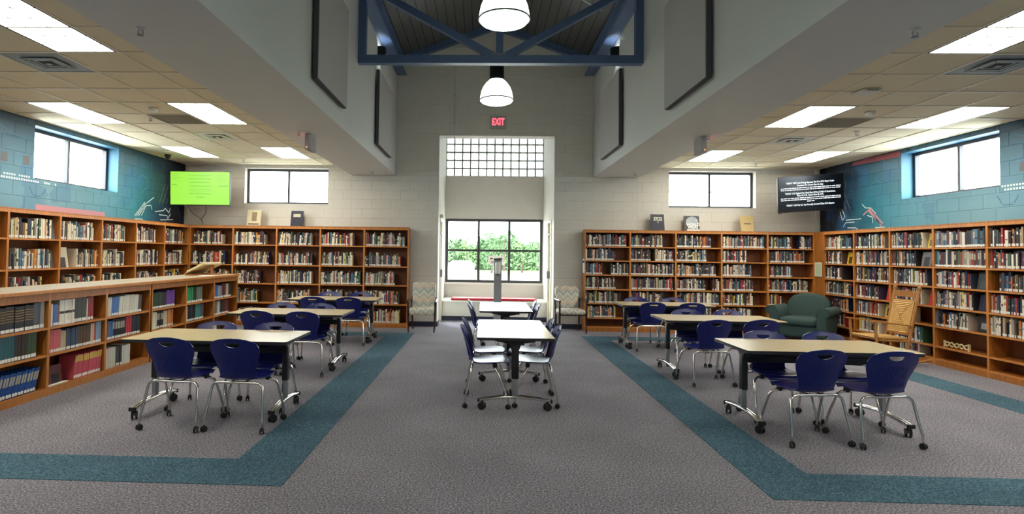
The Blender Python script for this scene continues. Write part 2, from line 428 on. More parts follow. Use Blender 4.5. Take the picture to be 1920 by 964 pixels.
def lay_blocks(parent, me, regions, holes, place, phase=0.0, zphase=0.0, limit=300):
    """regions: (a0,a1,z0,z1) visible faces; blocks cut at region ends and openings"""
    cells = []
    for (r0, r1, rz0, rz1) in regions:
        j = math.floor((rz0 - zphase) / BH)
        while j * BH + zphase < rz1 - 1e-6:
            z0, z1 = max(rz0, j * BH + zphase), min(rz1, (j + 1) * BH + zphase)
            off = phase + (BW / 2 if j % 2 else 0); i = math.floor((r0 - off) / BW)
            while i * BW + off < r1 - 1e-6:
                a0, a1 = max(r0, i * BW + off), min(r1, (i + 1) * BW + off)
                segs = [(a0, a1, z0, z1)]
                for h in holes:
                    nx = []
                    for (p0, p1, q0, q1) in segs:
                        if p1 <= h[0] or p0 >= h[1] or q1 <= h[2] or q0 >= h[3]: nx.append((p0, p1, q0, q1)); continue
                        if p0 < h[0]: nx.append((p0, h[0], q0, q1))
                        if p1 > h[1]: nx.append((h[1], p1, q0, q1))
                        m0, m1 = max(p0, h[0]), min(p1, h[1])
                        if q0 < h[2]: nx.append((m0, m1, q0, h[2]))
                        if q1 > h[3]: nx.append((m0, m1, h[3], q1))
                    segs = nx
                cells += [s for s in segs if s[1] - s[0] > 0.03 and s[3] - s[2] > 0.02]
                i += 1
            j += 1
    g = 0.0035
    for (a0, a1, z0, z1) in cells[:limit]:
        loc, rot = place(a0 + g, z0 + g)
        put('concrete_block', me, parent, loc, rot, (a1 - a0 - 2 * g, 0.004, z1 - z0 - 2 * g))
    return len(cells)

# floor -------------------------------------------------------------
floor = struct('floor', MB().box(XWL - 0.3, XWR + 0.3, YB - 0.3, YG + 0.3, -0.2, 0.0), M['carpet'])
bz = 0.004
bx = [(-1.80, -1.31), (1.87, 2.35)]
# left loop (turns along the low shelving), right loop
MB().prism([(-1.31, 3.79), (-1.31, 11.06), (-4.6, 11.06), (-4.6, 10.6), (-1.80, 10.6), (-1.80, 4.25), (-4.54, 4.25), (-4.54, 3.79)], 'z', 0.0, bz).build('border_strip', M['teal'], floor)
MB().prism([(1.87, 3.79), (5.93, 3.79), (5.93, 4.25), (2.33, 4.25), (2.33, 11.06), (1.87, 11.06)], 'z', 0.0, bz).build('border_strip', M['teal'], floor)
MB().prism([(5.47, 4.25), (5.93, 4.25), (5.93, 11.06), (2.33, 11.06), (2.33, 10.6), (5.47, 10.6)], 'z', 0.0, bz).build('border_strip', M['teal'], floor)

# back wall -----------------------------------------------------------
WL = (-5.13, -3.325, 2.545, 3.312); WR = (3.848, 5.636, 2.555, 3.322)
alc = (AL, AR, -1.0, AZ)
wb = struct('wall_back', wall_mesh(XWL - 0.3, XWR + 0.3, 0.0, 6.6, [WL, WR, (AL, AR, 0.0, AZ)], 0.3, lambda a, d, z: (a, YW + d, z)), M['paint'])
blk = block_unit(M['paint'], 'concrete_block')
plc = lambda a, z: ((a, YW - 0.004, z), (0, 0, 0))
lay_blocks(wb, blk, [(XWL, SL, 2.0, ZC), (SL, AL, 2.0, ZS), (AR, SR, 2.0, ZS), (SR, XWR, 2.0, ZC), (-1.56, AL, 0.1, 2.0), (AR, 2.06, 0.1, 2.0)], [WL, WR, alc], plc, 0.05, 0.02)
wbu = struct('wall_back_upper', wall_mesh(NL, NR, ZS, 6.2, [(AL, AR, ZS, AZ)], 0.0025, lambda a, d, z: (a, YW - 0.003 + d, z)), M['paint'])
lay_blocks(wbu, blk, [(NL, NR, ZS, 5.95)], [alc], lambda a, z: ((a, YW - 0.007, z), (0, 0, 0)), 0.05, 0.02)

# mural side walls -----------------------------------------------------
LWH = (7.98, 9.87, 2.53, 3.30); RWH = (7.97, 9.80, 2.545, 3.31)
wl = struct('wall_left', wall_mesh(YB, YW, 0.0, ZC + 0.3, [LWH], 0.3, lambda a, d, z: (XWL - d, a, z)), M['mural'])
wr = struct('wall_right', wall_mesh(YB, YW, 0.0, ZC + 0.3, [RWH], 0.3, lambda a, d, z: (XWR + d, a, z)), M['mural'])
mblk = block_unit(M['mural'], 'mural_block')
# left: local x -> world +Y, local y(in) -> -X ; right: local x -> -Y, local y -> +X
lay_blocks(wl, mblk, [(5.0, YW, 2.0, ZC)], [LWH], lambda a, z: ((XWL + 0.004, a, z), (0, 0, R(90))), 0.1, 0.02)
lay_blocks(wr, mblk, [(-YW, -5.0, 2.0, ZC)], [(-RWH[1], -RWH[0], RWH[2], RWH[3])], lambda a, z: ((XWR - 0.004, -a, z), (0, 0, R(-90))), 0.1, 0.02)
struct('wall_front', MB().box(XWL - 0.3, XWR + 0.3, YB - 0.3, YB, 0, 6.6), M['drywall'])

def decal_line(wall, sgn, pts, w, mat, name='mural_line', closed=False):
    """flat painted stroke on a mural wall, points are (Y, Z)"""
    x = (XWL + 0.0046) if sgn < 0 else (XWR - 0.0046)
    mb = MB(); pts = [Vector(p) for p in pts]
    if closed: pts.append(pts[0])
    for a, b in zip(pts[:-1], pts[1:]):
        d = (b - a).normalized(); n = Vector((-d.y, d.x)) * w / 2; e = d * w * 0.4
        q = [a - e + n, b + e + n, b + e - n, a - e - n]
        x2 = x - sgn * 0.001
        mb.v += [(x, p.x, p.y) for p in q] + [(x2, p.x, p.y) for p in q]; k = len(mb.v) - 8
        mb.f += [(k, k + 1, k + 2, k + 3), (k + 7, k + 6, k + 5, k + 4), (k, k + 4, k + 5, k + 1), (k + 1, k + 5, k + 6, k + 2), (k + 2, k + 6, k + 7, k + 3), (k + 3, k + 7, k + 4, k)]; mb.m += [0] * 6
    return mb.build(name, mat, wall)
def decal_poly(wall, sgn, pts, mat, name):
    x = (XWL + 0.0044) if sgn < 0 else (XWR - 0.0044)
    return MB().prism(pts, 'x', x, x - sgn * 0.0008).build(name, mat, wall)
for wall, sg, c in ((wl, -1, 10.6), (wr, 1, 10.41)):
    hexa = lambda cy, cz, r: [(cy + r * 0.82 * math.cos(R(60 * k + 0)), cz + r * math.sin(R(60 * k + 0))) for k in range(6)]
    hx = lambda cy, cz, r: [(cy + r * math.sin(R(60 * k)) * 0.95, cz + r * math.cos(R(60 * k)) * 0.95) for k in range(6)]
    decal_line(wall, sg, hx(c, 2.79, 0.165), 0.018, M['mural_blue'], 'mural_hexagon', True)
    decal_line(wall, sg, hx(c, 2.47, 0.155), 0.014, M['mural_blue'], 'mural_hexagon', True)
LT = [[(10.38, 2.16), (10.68, 2.43)], [(10.5, 2.17), (10.74, 2.42), (10.97, 2.55)], [(10.59, 2.18), (10.72, 2.37), (10.88, 2.39), (10.92, 2.32)], [(10.39, 2.10), (10.58, 2.11), (10.66, 2.08)],
      [(11.18, 2.23), (11.45, 2.23), (11.49, 2.17), (11.58, 2.27)], [(11.03, 2.28), (11.31, 2.32), (11.39, 2.37), (11.53, 2.29), (11.57, 2.39)], [(11.23, 2.13), (11.68, 2.16)], [(10.44, 2.165), (10.70, 2.41)]]
for p in LT: decal_line(wl, -1, p, 0.014, M['mural_white'], 'mural_circuit_line')
RT = [[(10.79, 2.54), (10.7, 2.47), (10.56, 2.46), (10.43, 2.35)], [(10.51, 2.19), (10.52, 2.29), (10.65, 2.33)], [(11.26, 2.28), (10.83, 2.28)], [(11.35, 2.16), (11.28, 2.23), (11.02, 2.23)],
      [(11.22, 2.13), (10.99, 2.12), (10.93, 2.09)], [(10.44, 2.1), (10.2, 2.1)], [(11.45, 2.45), (11.38, 2.28), (11.30, 2.35), (11.42, 2.55)]]
for p in RT: decal_line(wr, 1, p, 0.013, M['mural_white'], 'mural_circuit_line')
for p in ([(10.26, 2.17), (10.57, 2.44)], [(10.33, 2.17), (10.63, 2.42), (10.76, 2.35)], [(10.29, 2.12), (10.6, 2.44)]): decal_line(wr, 1, p, 0.025, M['mural_pink'], 'mural_circuit_line')
for k in range(34):
    y = 7.0 + k * 0.042
    if y < 8.0:
        if k % 6 != 4: decal_poly(wl, -1, [(y, 2.53), (y + 0.028, 2.53), (y + 0.028, 2.555), (y, 2.555)], M['mural_white'], 'mural_dash')
        decal_poly(wr, 1, [(y - 0.05, 2.53), (y - 0.022, 2.53), (y - 0.022, 2.555), (y - 0.05, 2.555)], M['mural_white'], 'mural_dash')
    if k < 26 or k in (28, 29, 30, 33):
        decal_poly(wl, -1, [(y, 2.478), (y + 0.028, 2.478), (y + 0.028, 2.507), (y, 2.507)], M['mural_white'], 'mural_dash')
        if k < 23 or k in (26, 27): decal_poly(wr, 1, [(y - 0.05, 2.478), (y - 0.022, 2.478), (y - 0.022, 2.507), (y - 0.05, 2.507)], M['mural_white'], 'mural_dash')
decal_poly(wl, -1, [(8.03, 2.06), (9.56, 2.06), (9.53, 2.16), (8.03, 2.17)], M['mural_pink'], 'mural_band')
decal_poly(wr, 1, [(9.82, 3.26), (11.09, 3.30), (11.01, 3.365), (9.82, 3.365)], M['mural_red'], 'mural_band')
for wall, sg, dy in ((wl, -1, 0.14), (wr, 1, -0.07)):
    for q in ([(7.77 + dy, 2.40), (7.83 + dy, 2.31)], [(7.85 + dy, 2.29), (7.99 + dy, 2.29)], [(8.01 + dy, 2.31), (8.08 + dy, 2.42)]): decal_line(wall, sg, q, 0.012, M['mural_blue'], 'mural_dotted_arc')
for q in ([(7.40, 2.70), (7.52, 2.70), (7.51, 2.83), (7.42, 2.83)], [(7.79, 2.70), (7.89, 2.71), (7.89, 2.84), (7.78, 2.83)]): decal_poly(wl, -1, q, M['mural_brown'], 'mural_square')
decal_poly(wr, 1, [(7.56, 2.70), (7.68, 2.71), (7.67, 2.83), (7.56, 2.81)], M['mural_brown'], 'mural_square')
decal_line(wl, -1, [(7.2, 3.26), (7.36, 3.19), (7.52, 3.12), (7.71, 3.07), (7.95, 3.08)], 0.012, M['mural_blue'], 'mural_arc')
decal_line(wl, -1, [(7.2, 3.14), (7.36, 3.09), (7.54, 3.05), (7.73, 3.03)], 0.012, M['mural_blue'], 'mural_arc')
decal_line(wr, 1, [(7.82, 3.18), (7.76, 3.22), (7.59, 3.15), (7.61, 3.07), (7.72, 3.09)], 0.012, M['mural_blue'], 'mural_arc', True)
for wall, sg, y0 in ((wl, -1, 11.75), (wr, 1, 11.62)):
    decal_line(wall, sg, [(y0 + 0.30 * math.cos(a) - 0.1, 2.12 + 0.42 * math.sin(a)) for a in [R(k * 9) for k in range(11)]], 0.035, M['mural_deepblue'], 'mural_arc')
    for k in range(3):
        decal_line(wall, sg, [(11.15 + 0.12 * k + sg * -0.02, 2.46), (11.35 + 0.13 * k, 2.85)], 0.016, M['mural_brown'], 'mural_streak')

# nave walls (the drop over the reading area) -------------------------
struct('wall_nave_left', MB().box(SL, NL, YB, YW - 0.008, ZS, 6.0), M['drywall'])
struct('wall_nave_right', MB().box(NR, SR, YB, YW - 0.008, ZS, 6.0), M['drywall'])

# roof deck and steel --------------------------------------------------
roof = struct('roof', MB().box(NL - 0.3, NR + 0.3, YB, YW, 6.75, 6.8), M['dark_gap'])
half = (NR - NL) / 2
slope = math.atan2(ZR - ZE, half); dz0 = 0.14
slen = math.hypot(ZR - ZE, half); nst = 13; wst = slen / nst
mb = MB().prism([(0.006, -0.0), (wst - 0.006, 0.0), (wst - 0.012, 0.03), (0.012, 0.03)], 'y', YB, YW - 0.01)
deckme = mb.mesh('deck_plank', M['deck'])
for sgn in (1, -1):
    for k in range(nst):
        s = k * wst
        ex = NL if sgn > 0 else NR
        o = put('deck_plank', deckme, roof, (ex + sgn * s * math.cos(slope), 0, ZE + dz0 + s * math.sin(slope)))
        o.rotation_euler = (0, -slope, 0) if sgn > 0 else (0, slope, 0)
        if sgn < 0:
            o.location = (NR - (s + wst) * math.cos(slope), 0, ZE + dz0 + (s + wst) * math.sin(slope))
MB().face([(NL, YB, ZE + dz0 + 0.035), (XM, YB, ZR + dz0 + 0.035), (XM, YW, ZR + dz0 + 0.035), (NL, YW, ZE + dz0 + 0.035)]).face([(XM, YB, ZR + dz0 + 0.035), (NR, YB, ZE + dz0 + 0.035), (NR, YW, ZE + dz0 + 0.035), (XM, YW, ZR + dz0 + 0.035)]).build('deck_backing', M['dark_gap'], roof)

def truss(y, full, label):
    t = thing('roof_truss', label, 'roof truss', (0, y, 0), 0, 'blue roof trusses')
    w = 0.12; zt = ZE + 0.02
    for sg in (1, -1):
        e = NL if sg > 0 else NR
        MB().bar((e + sg * 0.02, 0, ZE + 0.075), (XM, 0, ZR + 0.075), w, 0.13).build('top_chord', M['blue_steel'], t)
        if full:
            MB().box(min(e, e + sg * 0.11), max(e, e + sg * 0.11), -w / 2, w / 2, 4.325, ZE + 0.05).build('end_post', M['blue_steel'], t)
            MB().bar((XM - sg * 0.075, 0, 4.43), (e + sg * 0.1, 0, ZE - 0.03), w * 0.85, 0.10).build('diagonal', M['blue_steel'], t)
    if full:
        MB().box(NL + 0.11, NR - 0.11, -w / 2, w / 2, 4.325, 4.445).build('bottom_chord', M['blue_steel'], t)
        MB().box(XM - 0.052, XM + 0.052, -w / 2, w / 2, 4.445, ZR).build('king_post', M['blue_steel'], t)
        MB().box(XM - 0.10, XM + 0.10, -w / 2 - 0.006, -w / 2, 4.445, 4.47).build('gusset_plate', M['grey_metal'], t)
    return t
truss(8.375, True, 'blue steel roof truss spanning the high ceiling between the two pendants')
truss(YW - 0.085, False, 'blue steel rafters against the grey block end wall')
for sg, e in ((1, NL), (-1, NR)):
    o = thing('eave_beam', 'blue steel eave beam along the %s side of the dark roof deck' % ('left' if sg > 0 else 'right'), 'beam', (e + sg * 0.12, 0, 5.40), 0, 'eave beams')
    MB().box(-0.1, 0.1, YB + 0.3, YW - 0.16, 0.12, 0.145).build('top_flange', M['blue_steel'], o)
    MB().box(-0.014, 0.014, YB + 0.3, YW - 0.16, -0.1, 0.12).build('web', M['blue_steel'], o)
    MB().box(-0.1, 0.1, YB + 0.3, YW - 0.16, -0.125, -0.1).build('bottom_flange', M['blue_steel'], o)

# suspended ceilings ----------------------------------------------------
tile_me = MB().bbox(0.004, 0.996, 0.004, 0.996, 0.0, 1.0, 0.003).mesh('ceiling_tile', M['tile'])
LIGHTS = {'left': [(-4.02, 4.0), (-5.82, 7.0), (-4.02, 7.0), (-5.82, 10.0), (-4.02, 10.0)], 'right': [(3.89, 4.0), (3.89, 7.0), (5.69, 7.0), (3.89, 10.0), (5.69, 10.0)]}
VENTS = {'left': [(-4.62, 5.2), (-4.62, 8.8)], 'right': [(4.49, 5.2), (4.49, 8.8)]}
GRILL = {'left': [(-4.62, 7.6)], 'right': [(4.49, 7.6)]}
def ceiling(side, x_lines, x0, x1):
    c = struct('ceiling_' + side, MB().box(x0, x1, YB, YW - 0.008, ZC + 0.03, ZC + 0.08), M['tile'])
    ys = [round(10.0 - 0.6 * k, 3) for k in range(12, 0, -1)] + [10.0, 10.6, 11.2, 11.8]
    ys = [y for y in ys if y > 2.7]
    yl = ys + [YW - 0.012]; xl = sorted(set([x0] + x_lines + [x1]))
    used = set()
    for (fx, fy) in LIGHTS[side]: used |= {(round(fx, 2), round(fy, 2)), (round(fx, 2), round(fy + 0.6, 2))}
    for (fx, fy) in VENTS[side] + GRILL[side]: used.add((round(fx, 2), round(fy, 2)))
    for i in range(len(xl) - 1):
        for j in range(len(yl) - 1):
            if (round(xl[i], 2), round(yl[j], 2)) in used: continue
            w, h = xl[i + 1] - xl[i], yl[j + 1] - yl[j]
            if w < 0.02: continue
            put('ceiling_tile', tile_me, c, (xl[i], yl[j], ZC + 0.003), None, (w, h, 0.025))
    for x in xl[1:-1]: MB().box(x - 0.012, x + 0.012, 2.8, YW - 0.012, ZC - 0.006, ZC + 0.02).build('grid_bar', M['grid'], c)
    for y in ys: MB().box(x0 + 0.02, x1 - 0.02, y - 0.012, y + 0.012, ZC - 0.0058, ZC + 0.02).build('grid_bar', M['grid'], c)
    MB().box(x0, x1, YW - 0.034, YW - 0.009, ZC - 0.004, ZC + 0.02).build('wall_angle', M['grid'], c)
    MB().box(x0, x1, YB, ys[0] - 0.012, ZC, ZC + 0.028).build('rear_ceiling', M['tile'], c)
    for (gx, gy) in GRILL[side]: MB().box(gx + 0.012, gx + 0.588, gy + 0.012, gy + 0.588, ZC + 0.002, ZC + 0.02).build('return_grille', M['grille'], c)
    return c
ceiling('left', [round(-3.42 - 0.6 * k, 3) for k in range(6)], XWL, SL)
ceiling('right', [round(3.29 + 0.6 * k, 3) for k in range(7)], SR, XWR)

def make_light(label):
    t = thing('ceiling_light', label, 'ceiling light', (0, 0, 0), 0, 'recessed fluorescent ceiling lights')
    z0 = ZC - 0.006
    MB().box(0.012, 0.588, 0.012, 1.188, ZC + 0.004, ZC + 0.02).build('housing', M['white_metal'], t)
    for (a, b, c, d) in ((0.013, 0.03, 0.013, 1.187), (0.57, 0.587, 0.013, 1.187), (0.03, 0.57, 0.013, 0.03), (0.03, 0.57, 1.17, 1.187)):
        MB().box(a, b, c, d, z0, ZC + 0.004).build('frame_rail', M['dark_gap'] if b - a < 0.02 else M['white_metal'], t)
    MB().box(0.03, 0.57, 0.03, 1.17, ZC - 0.002, ZC + 0.003).build('lens', M['lens'], t)
    for k in (1, 2): MB().box(0.03 + 0.18 * k - 0.007, 0.03 + 0.18 * k + 0.007, 0.03, 1.17, ZC - 0.006, ZC - 0.003).build('lens_rib', M['rib'], t)
    for k in range(1, 6): MB().box(0.03, 0.57, 0.03 + 0.19 * k - 0.007, 0.03 + 0.19 * k + 0.007, ZC - 0.0065, ZC - 0.0031).build('lens_rib', M['rib'], t)
    return t
LN = {'left': ['front light beside the large grey vent, left ceiling', 'light along the mural wall above the left window', 'light beside the soffit, middle of the left ceiling', 'light in the corner above the green screen', 'light above the small window left of the alcove'],
      'right': ['front light beside the large grey vent, right ceiling', 'light beside the soffit, middle of the right ceiling', 'light along the mural wall above the right window', 'light above the small window right of the alcove', 'light in the corner above the dark screen']}
lp = None
for side in ('left', 'right'):
    for (x, y), nm in zip(LIGHTS[side], LN[side]):
        lab = 'recessed fluorescent ' + nm
        if lp is None: lp = make_light(lab); lp.location = (x, y, 0); remember(lp)
        else: dup(lp, (x, y, 0), label=lab)
REARL = [(-5.82, 4.0), (5.69, 4.0), (-5.82, 1.0), (-4.02, 1.0), (3.89, 1.0), (5.69, 1.0), (-5.82, -2.0), (-4.02, -2.0), (3.89, -2.0), (5.69, -2.0)]
for k, (x, y) in enumerate(REARL):
    dup(lp, (x, y, 0), label='recessed fluorescent light outside the picture, %s of the unseen ones' % ORD[k], group='fluorescent lights outside the picture')

def make_vent(label, mat, glow):
    t = thing('ceiling_vent', label, 'vent', (0, 0, 0), 0, 'square ceiling vents')
    MB().box(0.014, 0.586, 0.014, 0.586, ZC + 0.0, ZC + 0.012).build('plate', mat, t)
    for k in range(4):
        a = 0.14 + 0.036 * k; z = ZC - 0.016 + 0.004 * k
        mb = MB(); r0, r1 = a, 0.6 - a; wd = 0.022
        for (p, q) in (((r0, r0), (r1, r0)), ((r1, r0), (r1, r1)), ((r1, r1), (r0, r1)), ((r0, r1), (r0, r0))):
            mb.bar((p[0], p[1], z), (q[0], q[1], z), wd, 0.005)
        mb.build('louver_ring', mat, t)
        MB().box(a + 0.012, 0.6 - a - 0.012, a + 0.012, 0.6 - a - 0.012, z + 0.006, z + 0.0065).build('louver_gap', M['dark_gap'], t) if k < 3 else None
    MB().box(0.275, 0.325, 0.275, 0.325, ZC - 0.02, ZC - 0.002).build('core', mat, t)
    return t
for side, k, lab in (('left', 0, 'large grey square vent beside the front left ceiling light'), ('left', 1, 'square vent between the left lights, before the corner screen'), ('right', 0, 'large grey square vent beside the front right ceiling light'), ('right', 1, 'square vent in the right ceiling, before the small window')):
    v = make_vent(lab, M['vent_grey'] if k == 0 else M['white_metal'], False); v.location = (*VENTS[side][k], 0)

# sprinklers, detectors --------------------------------------------------
def sprinkler(loc, label, mat='white_metal'):
    t = thing('sprinkler_head', label, 'sprinkler', loc, 0, 'ceiling sprinklers')
    MB().lathe([(0.036, 0.0), (0.036, -0.006), (0.012, -0.014), (0.012, -0.03)], 14).build('escutcheon', M['white_metal'], t, 40)
    MB().tube([(-0.016, 0, -0.014), (-0.02, 0, -0.035), (0, 0, -0.052), (0.02, 0, -0.035), (0.016, 0, -0.014)], 0.003, 6).build('yoke', M['grey_metal'], t, 40)
    MB().lathe([(0.0, -0.052), (0.024, -0.052), (0.024, -0.056), (0.0, -0.056)], 12).build('deflector', M['grey_metal'], t)
for loc, lab in [((-2.546, 4.11, ZS), 'sprinkler on the left soffit near the large vent'), ((3.033, 4.13, ZS), 'sprinkler on the right soffit near the front light'), ((-2.24, 11.36, ZS), 'sprinkler at the far end of the left soffit'),
                 ((2.95, 11.34, ZS), 'sprinkler at the far end of the right soffit'), ((-4.64, 7.78, ZC), 'sprinkler beside the dark return grille, left ceiling'), ((5.36, 8.43, ZC), 'sprinkler in the right ceiling by the mural window'),
                 ((-4.87, 11.41, ZC), 'sprinkler above the window left of the alcove'), ((5.32, 11.42, ZC), 'sprinkler above the window right of the alcove'), ((-2.535, 7.7, ZS), 'sprinkler on the left soffit beside the exit sign'), ((2.99, 7.77, ZS), 'sprinkler on the right soffit beside the exit sign')]: sprinkler(loc, lab)
def detector(loc, label, r=0.055):
    t = thing('smoke_detector', label, 'smoke detector', loc, 0, 'smoke detectors')
    MB().lathe([(r * 1.1, 0), (r * 1.1, -0.012), (r, -0.016)], 20).build('base_plate', M['white_metal'], t, 40)
    MB().lathe([(r, -0.016), (r * 0.95, -0.038), (r * 0.6, -0.052), (0, -0.054)], 20).build('cover', M['white_metal'], t, 40)
detector((-4.32, 7.3, ZC), 'round white smoke detector on the left ceiling')
detector((4.8, 7.3, ZC), 'round white smoke detector on the right ceiling')
t = thing('access_point', 'square white wireless access point on the right ceiling', 'access point', (4.15, 6.36, ZC - 0.003))
MB().bbox(-0.1, 0.1, -0.1, 0.1, -0.03, 0.0, 0.012).build('body', M['white_metal'], t, 50)
MB().box(-0.06, 0.06, -0.104, -0.099, -0.024, -0.017).build('status_slot', M['dark_gap'], t)
t = thing('camera_dome', 'small black dome camera near the mural corner ceiling', 'camera dome', (-6.137, 10.9, ZC - 0.003))
MB().lathe([(0.06, 0), (0.06, -0.02), (0.05, -0.03)], 16).build('base_ring', M['black'], t, 40); MB().lathe([(0.05, -0.03), (0.04, -0.06), (0.02, -0.075), (0, -0.078)], 16).build('dome', M['screen_dark'], t, 60)

# ------------------------------------------------------------------ windows
def window(name, w, h, cols, rows, place_loc, rz, bars, fr=0.05, sillmat='white_metal'):
    """local: x along, y outward, z up; origin at lower left corner of the opening"""
    o = put(name, None, None, place_loc, (0, 0, rz)); tag(o, kind='structure')
    MB().box(0, fr, 0.0, 0.07, 0, h).build('frame_side', M['bronze'], o); MB().box(w - fr, w, 0.0, 0.07, 0, h).build('frame_side', M['bronze'], o)
    MB().box(fr, w - fr, 0.0, 0.07, 0, fr).build('frame_rail', M['bronze'], o); MB().box(fr, w - fr, 0.0, 0.07, h - fr, h).build('frame_rail', M['bronze'], o)
    xs = [fr + (w - 2 * fr) * k / cols for k in range(cols + 1)]; zs = bars
    for x in xs[1:-1]: MB().box(x - fr * 0.45, x + fr * 0.45, 0.005, 0.065, fr, h - fr).build('mullion', M['bronze'], o)
    for z in zs[1:-1]: MB().box(fr, w - fr, 0.008, 0.062, z - fr * 0.4, z + fr * 0.4).build('transom', M['bronze'], o)
    for i in range(cols):
        for j in range(len(zs) - 1):
            MB().box(xs[i] + 0.004, xs[i + 1] - 0.004, 0.032, 0.037, zs[j] + 0.004, zs[j + 1] - 0.004).build('pane', M['glass'], o)
    return o
wn = window('window_1', WL[1] - WL[0], WL[3] - WL[2], 2, 1, (WL[0], YW + 0.14, WL[2]), 0, [0.05, WL[3] - WL[2] - 0.05])
wn = window('window_2', WR[1] - WR[0], WR[3] - WR[2], 2, 1, (WR[0], YW + 0.14, WR[2]), 0, [0.05, WR[3] - WR[2] - 0.05])
wn = window('window_3', LWH[1] - LWH[0], LWH[3] - LWH[2], 2, 1, (XWL - 0.19, LWH[0], LWH[2]), R(90), [0.05, LWH[3] - LWH[2] - 0.05])
wn = window('window_4', RWH[1] - RWH[0], RWH[3] - RWH[2], 2, 1, (XWR + 0.19, RWH[1], RWH[2]), R(-90), [0.05, RWH[3] - RWH[2] - 0.05])
for nm, hh, x in (('trim_1', WL, 0), ('trim_2', WR, 0)):
    struct(nm, MB().box(hh[0] + 0.002, hh[1] - 0.002, YW - 0.012, YW + 0.139, hh[2] - 0.02 + 0.021, hh[2] + 0.008), M['white_metal'])

# ------------------------------------------------------------------ alcove
YA = YW + 0.3
alw = M['paint']
DZ = 2.3
def alcove_side(name, x, sgn):
    # slab with a door opening
    d0, d1 = YA + 0.08, YA + 0.78
    mb = wall_mesh(YA - 0.0, YG, 0.0, 5.0, [(d0, d1, 0.0, DZ)], 0.2, lambda a, d, z: (x + sgn * d, a, z))
    return struct(name, mb, alw), d0, d1
for name, x, sgn, k in (('wall_alcove_left', AL, -1, 1), ('wall_alcove_right', AR, 1, 2)):
    w, d0, d1 = alcove_side(name, x, sgn)
    dr = put('door_%d' % k, None, None, (x, d0, 0)); tag(dr, kind='structure')
    L_ = d1 - d0
    mat = M['white_metal']
    for (a, b) in ((0.0, 0.05), (L_ - 0.05, L_)): MB().box(min(sgn * -0.015, sgn * 0.12), max(sgn * -0.015, sgn * 0.12), a, b, 0, DZ).build('frame_jamb', M['grid'], dr)
    MB().box(min(sgn * -0.015, sgn * 0.12), max(sgn * -0.015, sgn * 0.12), 0.05, L_ - 0.05, DZ - 0.05, DZ).build('frame_head', M['grid'], dr)
    xa, xb = min(sgn * 0.03, sgn * 0.075), max(sgn * 0.03, sgn * 0.075)
    lf = MB().box(xa, xb, L_ - 0.16, L_ - 0.055, 0.01, DZ - 0.055).build('hinge_stile', M['cream_wood'] if k == 2 else M['grid'], dr)
    MB().box(xa, xb, 0.055, 0.12, 0.01, DZ - 0.055).build('lock_stile', M['grid'], dr)
    MB().box(xa, xb, 0.12, L_ - 0.16, 0.01, 0.26).build('bottom_rail', M['grid'], dr)
    MB().box(xa, xb, 0.12, L_ - 0.16, DZ - 0.15, DZ - 0.055).build('top_rail', M['grid'], dr)
    MB().box((xa + xb) / 2 - 0.003, (xa + xb) / 2 + 0.003, 0.12, L_ - 0.16, 0.26, DZ - 0.15).build('glass_pane', M['glass'], dr)
    MB().box(min(sgn * -0.03, sgn * 0.03), max(sgn * -0.03, sgn * 0.03), 0.08, L_ - 0.08, 1.98, 2.0).build('closer_arm', M['bronze'], dr)
    MB().bbox(min(sgn * -0.035, sgn * 0.03), max(sgn * -0.035, sgn * 0.03), L_ - 0.14, L_ - 0.09, 1.0, 1.17, 0.008).build('handle', M['bronze'], dr)
    if k == 1: MB().bbox(-0.0, 0.07, 0.03, 0.22, DZ + 0.015, DZ + 0.09, 0.01).build('door_closer', M['white_metal'], dr)
WZ0, WZ1, GBZ = 0.825, 2.405, 3.465
struct('wall_alcove_back', wall_mesh(AL - 0.2, AR + 0.2, 0.0, 5.0, [(AL + 0.015, AR - 0.015, WZ0, WZ1), (AL + 0.005, AR - 0.005, GBZ, GBZ + 1.225)], 0.2, lambda a, d, z: (a, YG + d, z)), alw)
struct('ceiling_alcove', MB().box(AL - 0.2, AR + 0.2, YA, YG + 0.2, 5.0, 5.1), M['drywall'])
w5 = window('window_5', AR - AL - 0.03, WZ1 - WZ0, 3, 2, (AL + 0.015, YG + 0.03, WZ0), 0, [0.05, 1.62 - WZ0, WZ1 - WZ0 - 0.05], 0.066)
struct('trim_3', MB().box(AL + 0.002, AR - 0.002, YG - 0.05, YG + 0.03, WZ0 - 0.045, WZ0 - 0.005), M['white_metal'])
gb = tag(put('window_6', None, None, (AL + 0.005, YG + 0.05, GBZ)), kind='structure')
bw = (AR - AL - 0.01) / 12; gbm = MB().bbox(0.009, bw - 0.009, 0, 0.08, 0.009, bw - 0.009, 0.008).mesh('glass_block', M['block_glass'], 40)
for i in range(12):
    for j in range(6): put('glass_block', gbm, gb, (i * bw, 0, j * bw))
for i in range(13): MB().box(i * bw - 0.017, i * bw + 0.017, 0.01, 0.07, 0, 6 * bw).build('mortar_joint', M['mortar'], gb)
for j in range(7): MB().box(0, 12 * bw, 0.012, 0.068, j * bw - 0.017, j * bw + 0.017).build('mortar_joint', M['mortar'], gb)
